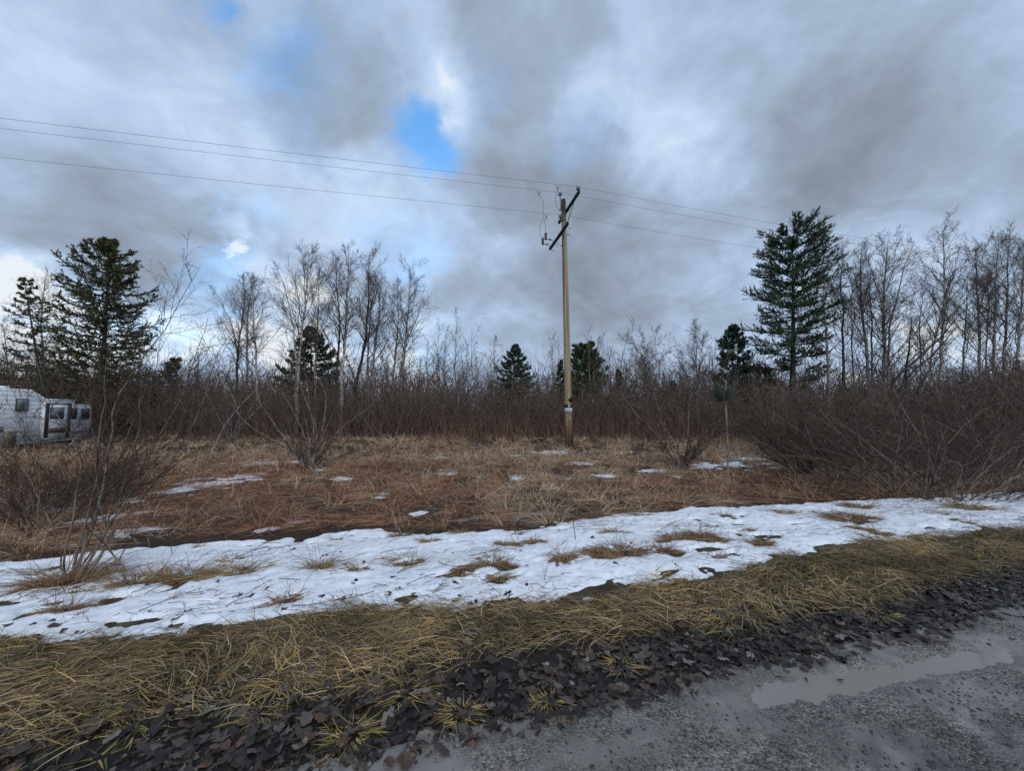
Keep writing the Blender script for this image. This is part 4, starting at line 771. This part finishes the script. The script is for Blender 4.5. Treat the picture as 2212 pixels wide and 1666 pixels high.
# verge: matted long grass combed along the bank
N = 80000; U, V = scatter_uv(N, -7.5, 14, 2.02, 3.55)
lo = np.interp(U, *LO); leafb = 2.28 + .34 * fbm(U * 1.3, U * 0 + 9, 3, 81)
dens = np.clip((V - leafb) / .16, 0, 1) * np.clip((lo + .05 + .35 * fbm(U * 4, V * 4, 3, 82) - V) / .10, 0, 1)
dens = dens * np.clip(.75 + 1.8 * fbm(U * 3, V * 4, 3, 83), .12, 1); k = rng.random(N) < dens
far = np.clip((np.abs(U - 0) - 5) / 5, 0, 1); U, V = U[k], V[k]; X, Y = xy(U, V); n = len(U)
fa = pi * 1.12 + 2.2 * fbm(U * 1.1, V * 1.5, 2, 84) * 2 + rng.normal(size=n) * .55; up_ = np.abs(rng.normal(size=n)) * .30 + .10
dd = np.stack([np.cos(fa), np.sin(fa), up_], 1)
Pb, of = blades(np.stack([X, Y, hgt(X, Y) + .004 + .07 * rng.random(n) ** 2 * np.clip(1 + 3 * fbm(U * 2.2, V * 3, 2, 86), .2, 2.2)], 1), dd,   .10 + .18 * rng.random(n), .0030 + .0040 * rng.random(n), 4, .55 + .3 * rng.random(n), .16)
Pb[..., 2] = np.maximum(Pb[..., 2], hgt(Pb[..., 0], Pb[..., 1]) + .004)
zone = .78 + 1.3 * fbm(U * 1.4, V * 2, 3, 85)
c = tint(n, [(.46, .315, .13), (.27, .19, .075), (.46, .35, .20), (.17, .17, .055), (.22, .115, .06), (.30, .25, .19)], [.34, .22, .22, .06, .08, .08], .45) * np.clip(zone, .35, 1.25)[:, None]
Vv, Tt = ribbon(Pb, of); tag(Geo().add(Vv, Tt, per(c, 7)).build('verge_grass', M['grass'], None), 'matted yellow-olive dead grass along the road verge', 'grass', None, 'stuff')

N = 66000; U, V = scatter_uv(N, -7, 12, 2.0, 3.6); lo = np.interp(U, *LO); leafb = 2.24 + .34 * fbm(U * 1.3, U * 0 + 9, 3, 81)
k = rng.random(N) < np.clip((V - leafb) / .16, 0, 1) * np.clip((lo + .12 + .35 * fbm(U * 4, V * 4, 3, 82) - V) / .12, 0, 1); U, V = U[k], V[k]; X, Y = xy(U, V); n = len(U); fa = rng.random(n) * 2 * pi
Pb, of = blades(np.stack([X, Y, hgt(X, Y) + .002 + .03 * rng.random(n)], 1), np.stack([np.cos(fa), np.sin(fa), .1 + .25 * rng.random(n)], 1), .05 + .10 * rng.random(n), .0018 + .0022 * rng.random(n), 3, .5, .2)
c = tint(n, [(.34, .26, .15), (.22, .17, .11), (.17, .12, .06), (.28, .24, .19)], [.3, .3, .2, .2], .4) * np.clip(.8 + 1.4 * fbm(U * 2.2, V * 2.6, 3, 88), .35, 1.3)[:, None]
tag(Geo().add(*ribbon(Pb, of), per(c, 5)).build('grass_thatch', M['grass'], None), 'fine brown thatch under the long verge grass', 'grass', None, 'stuff')
def tuft(n, rad, h, cols, wts, flat=.55, w=.005, K=4):
    a = rng.random(n) * 2 * pi; q = rad * np.sqrt(rng.random(n)); B = np.stack([np.cos(a) * q, np.sin(a) * q * .75, -.015 + 0 * a], 1)
    d = np.stack([np.cos(a) * flat * 1.6 + rng.normal(size=n) * .35, np.sin(a) * flat + rng.normal(size=n) * .35, .35 + .7 * rng.random(n)], 1)
    P, of = blades(B, d, h * (.5 + .9 * rng.random(n)), w * (.6 + .8 * rng.random(n)), K, 1.0 + .6 * rng.random(n), .16); P[..., 2] = np.maximum(P[..., 2], .005 + .01 * rng.random((n, 1)))
    V, T = ribbon(P, of); return Geo().add(V, T, per(tint(n, cols, wts, .4), 2 * K - 1))
for (a, b, rad, n, h), p in zip(TUFTS, TP):
    rb_ = rng.random() < .45
    g = tuft(int(n * 3.2), rad * 1.05, h * 1.5, [(.32, .22, .10), (.19, .085, .045), (.17, .13, .05), (.24, .20, .15)], [.25, .5, .1, .15] if rb_ else [.5, .18, .17, .15], .6, .0055); pos = (p[0], p[1], float(hgt(p[0], p[1])) + .01)
    o = g.build('grass_tuft', M['grass'], None); o.location = pos
    if (a, b) == (150, 1262): lb_ = 'thick straw tuft at the foot of the shrub in the snow'
    elif (a, b) == (1840, 1123): lb_ = 'widest flattened rust tuft on the snow near the thicket'
    else: lb_ = 'rust-brown tuft of dead grass poking through the snow' if rb_ else 'straw-coloured tuft of dead grass poking through the snow'
    tag(o, lb_, 'grass tuft', 'dead grass tufts in the snow')
# clumps on the muddy leaf strip and road edge
for px, py, rad, n, h in [(760, 1590, .10, 130, .13), (995, 1545, .10, 120, .10), (1185, 1520, .08, 90, .08), (170, 1600, .05, 14, .16), (215, 1640, .04, 10, .12), (300, 1570, .12, 60, .10), (560, 1545, .10, 70, .12), (1340, 1440, .10, 60, .10), (880, 1500, .12, 90, .13), (620, 1470, .14, 110, .18), (1900, 1330, .12, 70, .10)]:
    p = ground(px, py); green = n < 20; o = tuft(n, rad, h, [STRAW, OLIVE, GREEN, TAN], [.2, .1, .5, .2] if green else [.4, .3, .05, .25], .7, .007 if green else .006).build('grass_tuft', M['grass'], None); o.location = (p[0], p[1], float(hgt(p[0], p[1])))
    tag(o, 'few broad yellow-green grass blades standing in the wet leaves' if green else 'small straw grass clump growing in the dark leaf strip by the road', 'grass tuft', 'green grass sprigs in the leaf strip' if green else 'grass clumps in the leaf strip')
# field grass and bracken
def field(n, y0, y1, w, hh, zone_of, name, label, cols, wts, K=5, droop=1.0, flat=.5, p=1.0, bunch=26, rad=.13):
    m = n // bunch; X, Y = in_view(m, y0, y1, 1.5, p); U, V = uv(X, Y); hi = np.interp(U, *HI)
    k = (V > hi + .04 + .35 * fbm(U * 3, V * 3, 2, 95)) & (rng.random(m) < zone_of(X, Y, U, V) * np.where(patch_mask(U, V) > .05, .5, 1)); X, Y = X[k], Y[k]; m = len(X)
    sc = .6 + .8 * rng.random(m); lx, ly = rng.normal(size=m) * .55 + 1.6 * fbm(X * .5, Y * .5, 2, 96), rng.normal(size=m) * .45; hue = .62 + .76 * rng.random(m); ci_ = rng.choice(len(cols), m, p=np.asarray(wts) / np.sum(wts))
    R_ = lambda a: np.repeat(a, bunch); n = m * bunch; a = rng.random(n) * 2 * pi; q = np.sqrt(rng.random(n)) * rad * R_(sc); X, Y = R_(X) + np.cos(a) * q, R_(Y) + np.sin(a) * q
    d = np.stack([np.cos(a) * flat + R_(lx), np.sin(a) * flat + R_(ly), .75 + .6 * rng.random(n)], 1)
    P, of = blades(np.stack([X, Y, hgt(X, Y) - .01], 1), d, hh * R_(sc) * (.45 + .75 * rng.random(n)), w * (.6 + .8 * rng.random(n)) * np.clip(Y / 8, .8, 2.2), K, droop * (.5 + .9 * rng.random(n)), .20)
    P[..., 2] = np.maximum(P[..., 2], hgt(P[..., 0], P[..., 1]) + .012 + .02 * rng.random((n, 1))); V_, T_ = ribbon(P, of)
    c = np.asarray(cols)[np.where(rng.random(n) < .7, R_(ci_), rng.choice(len(cols), n, p=np.asarray(wts) / np.sum(wts)))] * (R_(hue) * (.65 + .7 * rng.random(n)))[:, None]
    return tag(Geo().add(V_, T_, per(c, 2 * K - 1)).build(name, M['grass'], None), label, 'grass', None, 'stuff')
def zr_(X, Y, U, V): px = CX + F * X / Y; return np.clip(np.interp(px, [0, 600, 950, 1050, 1300, 1500, 1750], [1., 1., .9, .45, .45, .85, .95]) + 1.4 * fbm(U * .8, V * .8, 3, 91), .05, 1) * np.clip((15 - Y) / 4, .25, 1)
def zs_(X, Y, U, V): return np.clip(1.15 - zr_(X, Y, U, V) + .8 * fbm(U * .9, V * .9, 3, 92), .12, 1)
field(98000, 3.3, 13.5, .0062, .60, zr_, 'dead_bracken', 'collapsed rust-brown bracken and weeds behind the snow strip', [(.30, .135, .075), (.18, .085, .055), (.38, .21, .115), (.40, .30, .19), (.30, .26, .2)], [.45, .25, .16, .08, .06], 4, 2.1, .6, .85)
field(80000, 3.6, 15, .0060, .62, zs_, 'field_grass', 'pale dry grass in the middle of the field', [(.48, .36, .23), (.38, .31, .23), (.36, .23, .14), (.27, .13, .08)], [.40, .22, .26, .12], 4, 1.7, .5, .8)
field(54000, 13, 24, .0070, .62, lambda X, Y, U, V: np.clip(.7 + 1.3 * fbm(U * .5, V * .5, 3, 93), .1, 1) * np.where((X < -18.5) & (Y < 23), .4, 1), 'field_grass', 'straw grass at the far side of the field below the thicket', [(.46, .34, .21), (.38, .25, .15), (.28, .14, .085), (.30, .25, .2)], [.36, .3, .2, .14], 3, 1.2, .4)
# straw and bits strewn over the snow
N = 12000; U, V = scatter_uv(N, -6.5, 11, 2.9, 5.6); m = strip_mask(U, V); k = (m > -.2) & (rng.random(N) < np.clip(.26 + 2.6 * fbm(U * 1.2, V * 1.6, 3, 97) + .5 * np.clip((3.7 - V), 0, 1) + .25 * np.clip((-1 - U) / 4, 0, 1), .03, 1)); U, V = U[k], V[k]; X, Y = xy(U, V); n = len(U)
a = rng.normal(size=n) * .6 + rng.choice([0, pi, .3], n); P, of = blades(np.stack([X, Y, snow_z(X, Y, U, V) + .006], 1), np.stack([np.cos(a), np.sin(a), .12 * rng.random(n)], 1), .04 + .16 * rng.random(n), .0032 + .003 * rng.random(n), 4, .1, .25)
pu, pv = uv(P[..., 0], P[..., 1]); P[..., 2] = np.maximum(hgt(P[..., 0], P[..., 1]), snow_z(P[..., 0], P[..., 1], pu, pv)) + .003 + .012 * rng.random((n, 1)) * np.linspace(0, 1, 4)
tag(Geo().add(*ribbon(P, of), per(tint(n, [STRAW, RUST, (.06, .04, .03), GREY], [.35, .3, .25, .1], .4), 7)).build('straw', M['grass'], None), 'loose straw and twigs strewn over the snow', 'straw', None, 'stuff')

# ------------------------------------------------------------------ fallen leaves and gravel
def leaf_shape(kind):
    n = 18; t = np.linspace(0, 2 * pi, n, endpoint=False)
    if kind == 0: r = .78 + .20 * np.cos(5 * t + rng.random()) + .13 * rng.normal(size=n)              # lobed maple
    elif kind == 1: r = (.55 + .45 * np.abs(np.cos(t))) * (1 + .22 * np.cos(9 * t)) * np.where(np.abs(np.sin(t)) > .8, .8, 1)   # oak
    else: r = (.62 + .30 * np.abs(np.cos(t))) + .10 * rng.normal(size=n)               # poplar
    x, y = r * np.cos(t), r * np.sin(t) * (.9 if kind == 0 else .62 if kind == 1 else .78); cu, cv = rng.normal() * .30, rng.normal() * .22; wv = rng.random() * 6
    r = r * (1 + .10 * rng.normal(size=n)); x, y = x * r / np.maximum(r, .2), y; z = cu * x * x + cv * y * y + .10 * np.sin(3 * t + wv) * r + .05 * rng.normal(size=n); z = (z - z.min()) * .85; V = np.vstack([np.stack([x, y, z], 1), [[0, 0, max(0, .15 * rng.normal()) + .02]]])
    return V, np.array([[i, (i + 1) % n, n] for i in range(n)])
LS_ = [leaf_shape((2, 0, 2, 1, 2, 0, 2, 2, 1)[k]) for k in range(9)]
LCOL = [(.027, .021, .018), (.068, .050, .039), (.12, .10, .088), (.105, .064, .044), (.20, .175, .155)]
def leaf_pos(n):
    U = -5.5 + 13 * rng.random(n); V = 1.70 + 1.15 * rng.random(n); e = road_edge(U)
    d = np.clip((V - e + .12) / .15, .02, 1) * np.clip((2.50 + .3 * fbm(U * 1.5, V, 2, 102) - V) / .30, .06, 1); k = rng.random(n) < d; return U[k], V[k]
U, V = leaf_pos(17000); X, Y = xy(U, V); n = len(U); ci = rng.choice(5, n, p=[.50, .33, .06, .08, .03]); sz = (.012 + .034 * rng.random(n) ** 1.5); rz = rng.random(n) * 2 * pi
Z = np.maximum(hgt(X, Y), np.where(V < road_edge(U) + .1, road_z(X, Y, U, V), -9)) + -.004 + .012 * rng.random(n) * np.clip((V - 1.9) / .3, 0, 1)
tx, ty = rng.normal(size=n) * .11, rng.normal(size=n) * .11
g = Geo()
for q in range(9):
    k = np.arange(n) % 9 == q; Vb, Tb = LS_[q]; c, s = np.cos(rz[k])[:, None], np.sin(rz[k])[:, None]; S = sz[k][:, None]
    x, y, z = Vb[:, 0] * S, Vb[:, 1] * S, Vb[:, 2] * S; W = np.stack([x * c - y * s, x * s + y * c, z + x * tx[k][:, None] + y * ty[k][:, None]], -1) + np.stack([X[k], Y[k], Z[k]], -1)[:, None]
    W[..., 2] = np.maximum(W[..., 2], hgt(W[..., 0], W[..., 1]) - .003)
    nk = k.sum(); T = (Tb[None] + (np.arange(nk) * len(Vb))[:, None, None]).reshape(-1, 3); g.add(W.reshape(-1, 3), T, per(np.asarray(LCOL)[ci[k]] * (.6 + .7 * rng.random((nk, 1))), len(Vb)))
tag(g.build('leaf_litter', M['leaf'], None, True), 'layer of wet dark leaves rotting between road and grass', 'leaves', None, 'stuff')
LM = []
for q in range(9):
    LM.append([Geo().add(LS_[q][0], LS_[q][1], c).mesh('fallen_leaf', M['leaf'], True) for c in LCOL])
def single_leaf(x, y, z, s, ci_, label, group):
    o = bpy.data.objects.new('fallen_leaf', LM[int(rng.integers(9))][ci_]); col.objects.link(o); o.location = (float(x), float(y), float(z)); o.scale = (s, s, s); o.rotation_euler = (rng.normal() * .15, rng.normal() * .15, rng.random() * 6.28); tag(o, label, 'leaf', group)
LNAME = ['blackened wet leaf in the leaf strip beside the road', 'dark brown wet leaf in the leaf strip beside the road', 'pale grey leaf in the leaf strip beside the road', 'russet leaf in the leaf strip beside the road', 'light silvery leaf in the leaf strip beside the road']
cnt = 0
while cnt < 215:
    px, py = rng.random() * 2212, 1290 + 376 * rng.random(); p = ground(px, py); u, v = uv(p[0], p[1])
    if not (road_edge(np.array(u)) - .1 < v < 2.45 + .25 * rng.random()): continue
    cq = int(rng.choice(5, p=[.30, .30, .13, .16, .11])); single_leaf(p[0], p[1], float(hgt(p[0], p[1])) + .008 + .010 * rng.random(), .030 + .024 * rng.random(), cq, LNAME[cq], 'fallen leaves in the roadside strip'); cnt += 1
cnt = 0
while cnt < 85:
    px, py = rng.random() * 2212, 1110 + 270 * rng.random(); p = ground(px, py); u, v = uv(p[0], p[1]); m = float(strip_mask(np.array([u]), np.array([v]))[0])
    if m < .1 or rng.random() > (py - 1060) / 300: continue
    cq = int(rng.choice([0, 1, 3])); zs2 = float(snow_z(np.array([p[0]]), np.array([p[1]]), np.array([u]), np.array([v]))[0])
    single_leaf(p[0], p[1], zs2 - .004, .026 + .02 * rng.random(), cq, {0: 'blackened curled leaf lying on the snow', 1: 'dark brown curled leaf lying on the snow', 3: 'russet curled leaf lying on the snow'}[cq], 'fallen leaves on the snow'); cnt += 1
# gravel
def stones(n, place, smin, smax, name, label):
    I = np.array([[1, 0, 0], [0, 1, 0], [-1, 0, 0], [0, -1, 0], [0, 0, 1], [0, 0, -.6]], float); Fc = np.array([[0, 1, 4], [1, 2, 4], [2, 3, 4], [3, 0, 4], [1, 0, 5], [2, 1, 5], [3, 2, 5], [0, 3, 5]])
    I[:4, 2] = .25
    U, V = place(n); n = len(U); X, Y = xy(U, V); s = smin + (smax - smin) * rng.random(n) ** 2.2; W = I[None] * (1 + .22 * rng.normal(size=(n, 6, 1))) * s[:, None, None] * np.stack([.8 + .5 * rng.random(n), .8 + .5 * rng.random(n), .45 + .3 * rng.random(n)], -1)[:, None]
    ra = rng.random(n) * 6.28; ca, sa = np.cos(ra)[:, None], np.sin(ra)[:, None]; W = np.stack([W[..., 0] * ca - W[..., 1] * sa, W[..., 0] * sa + W[..., 1] * ca, W[..., 2]], -1); W += np.stack([X, Y, road_z(X, Y, U, V) + s * .1], -1)[:, None]; c = tint(n, [(.035, .034, .034), (.075, .07, .068), (.17, .16, .15), (.06, .05, .045)], [.5, .28, .10, .12], .3)
    return tag(Geo().add(W.reshape(-1, 3), (Fc[None] + (np.arange(n) * 6)[:, None, None]).reshape(-1, 3), per(c, 6)).build(name, M['stone'], None), label, 'gravel', None, 'stuff')
def pl(n):
    U, V = scatter_uv(n, -2.2, 7.5, .2, 1.9); k = rng.random(n) < np.clip(.45 + 2.2 * fbm(U * 1.5, V * 3, 3, 111), .06, 1) * np.clip((road_edge(U) - V) / .5, .1, 1) * np.where(pud(U, V) > .25, .02, 1); return U[k], V[k]
stones(44000, pl, .0024, .0085, 'gravel', 'loose dark gravel scattered over the wet road')

# single stones on the road, twigs on the snow
def stone_mesh(c):
    g = Geo(); V, T = lathe([(0, -.5), (.7, -.35), (1, .05), (.75, .42), (0, .55)], (0, 0, 0), 7); V = V * (1 + .16 * rng.normal(size=(len(V), 1))); g.add(V, T, c); return g.mesh('stone', M['stone'])
SM = [stone_mesh(c) for c in [(.04, .038, .038), (.07, .065, .062), (.15, .14, .13)]]
SLAB = ['dark stone lying loose on the wet road', 'grey-brown stone lying loose on the wet road', 'pale stone lying loose on the wet road']
cnt = 0
while cnt < 60:
    px, py = 560 + 1652 * rng.random(), 1330 + 336 * rng.random(); p = ground(px, py); u, v = uv(p[0], p[1])
    if v > road_edge(np.array(u)) - .06 or pud(np.array(u), np.array(v)) > .3: continue
    k = int(rng.choice(3, p=[.55, .3, .15])); o = bpy.data.objects.new('stone', SM[k]); col.objects.link(o); q = .006 + .009 * rng.random() ** 2
    o.location = (p[0], p[1], float(road_z(np.array([p[0]]), np.array([p[1]]), np.array([u]), np.array([v]))[0]) + q * .15); o.scale = (q * 1.2, q, q * .7); o.rotation_euler = (0, 0, rng.random() * 6.28); tag(o, SLAB[k], 'stone', 'loose stones on the road'); cnt += 1
cnt = 0
while cnt < 34:
    px, py = rng.random() * 2212, 1100 + 260 * rng.random(); p = ground(px, py); u, v = uv(p[0], p[1]); m = float(strip_mask(np.array([u]), np.array([v]))[0])
    if m < .3: continue
    zs2 = float(snow_z(np.array([p[0]]), np.array([p[1]]), np.array([u]), np.array([v]))[0]); a = rng.normal() * .5; L = .15 + .3 * rng.random()
    P = interp_poly([np.zeros(3), np.array([cos(a) * L * .5, sin(a) * L * .5, .03 + .04 * rng.random()]), np.array([cos(a + .3) * L, sin(a + .3) * L, .01 + .10 * rng.random()])], 6)[None]; R = np.full((1, 6), .0028)
    P1, R1 = kids(P, R, 5, .2, .95, .08, .7, 3, .2, .12, .7, .0016, .3); o = Geo().add(*tubes(P, R, 4), (.8, .62, .5)).add(*tubes(P1, R1, 3), (.8, .62, .5)).build('twig', M['twig'], None); o.location = (p[0], p[1], zs2 + .004)
    tag(o, 'small branched twig lying on the snow', 'twig', 'twigs on the snow'); cnt += 1
# shallow ice in the dip behind the snow
pi0 = ground(1095, 1118); iu, iv = uv(pi0[0], pi0[1])
def ice_m(U, V): return 0.5 - ((U - iu) / .9) ** 2 - ((V - iv) / .26) ** 2 + 3.6 * fbm(U * 2.5, V * 4, 3, 121)
g = Geo(); g.add(*grid_mesh(np.linspace(iu - 1.6, iu + 1.6, 80), np.linspace(iv - .6, iv + .6, 40), lambda X, Y, U, V: hgt(X, Y) + .015 * np.tanh(ice_m(U, V)), lambda U, V: ice_m(U, V) > -.3))
o = g.build('ice', material('grey_ice', (.15, .15, .155), .2, False, .5, (6, (.06, .05, .045), .4, .65), (20, .2)), None, True); o['kind'] = 'structure'; o['label'] = 'thin grey ice in the dip behind the snow strip'
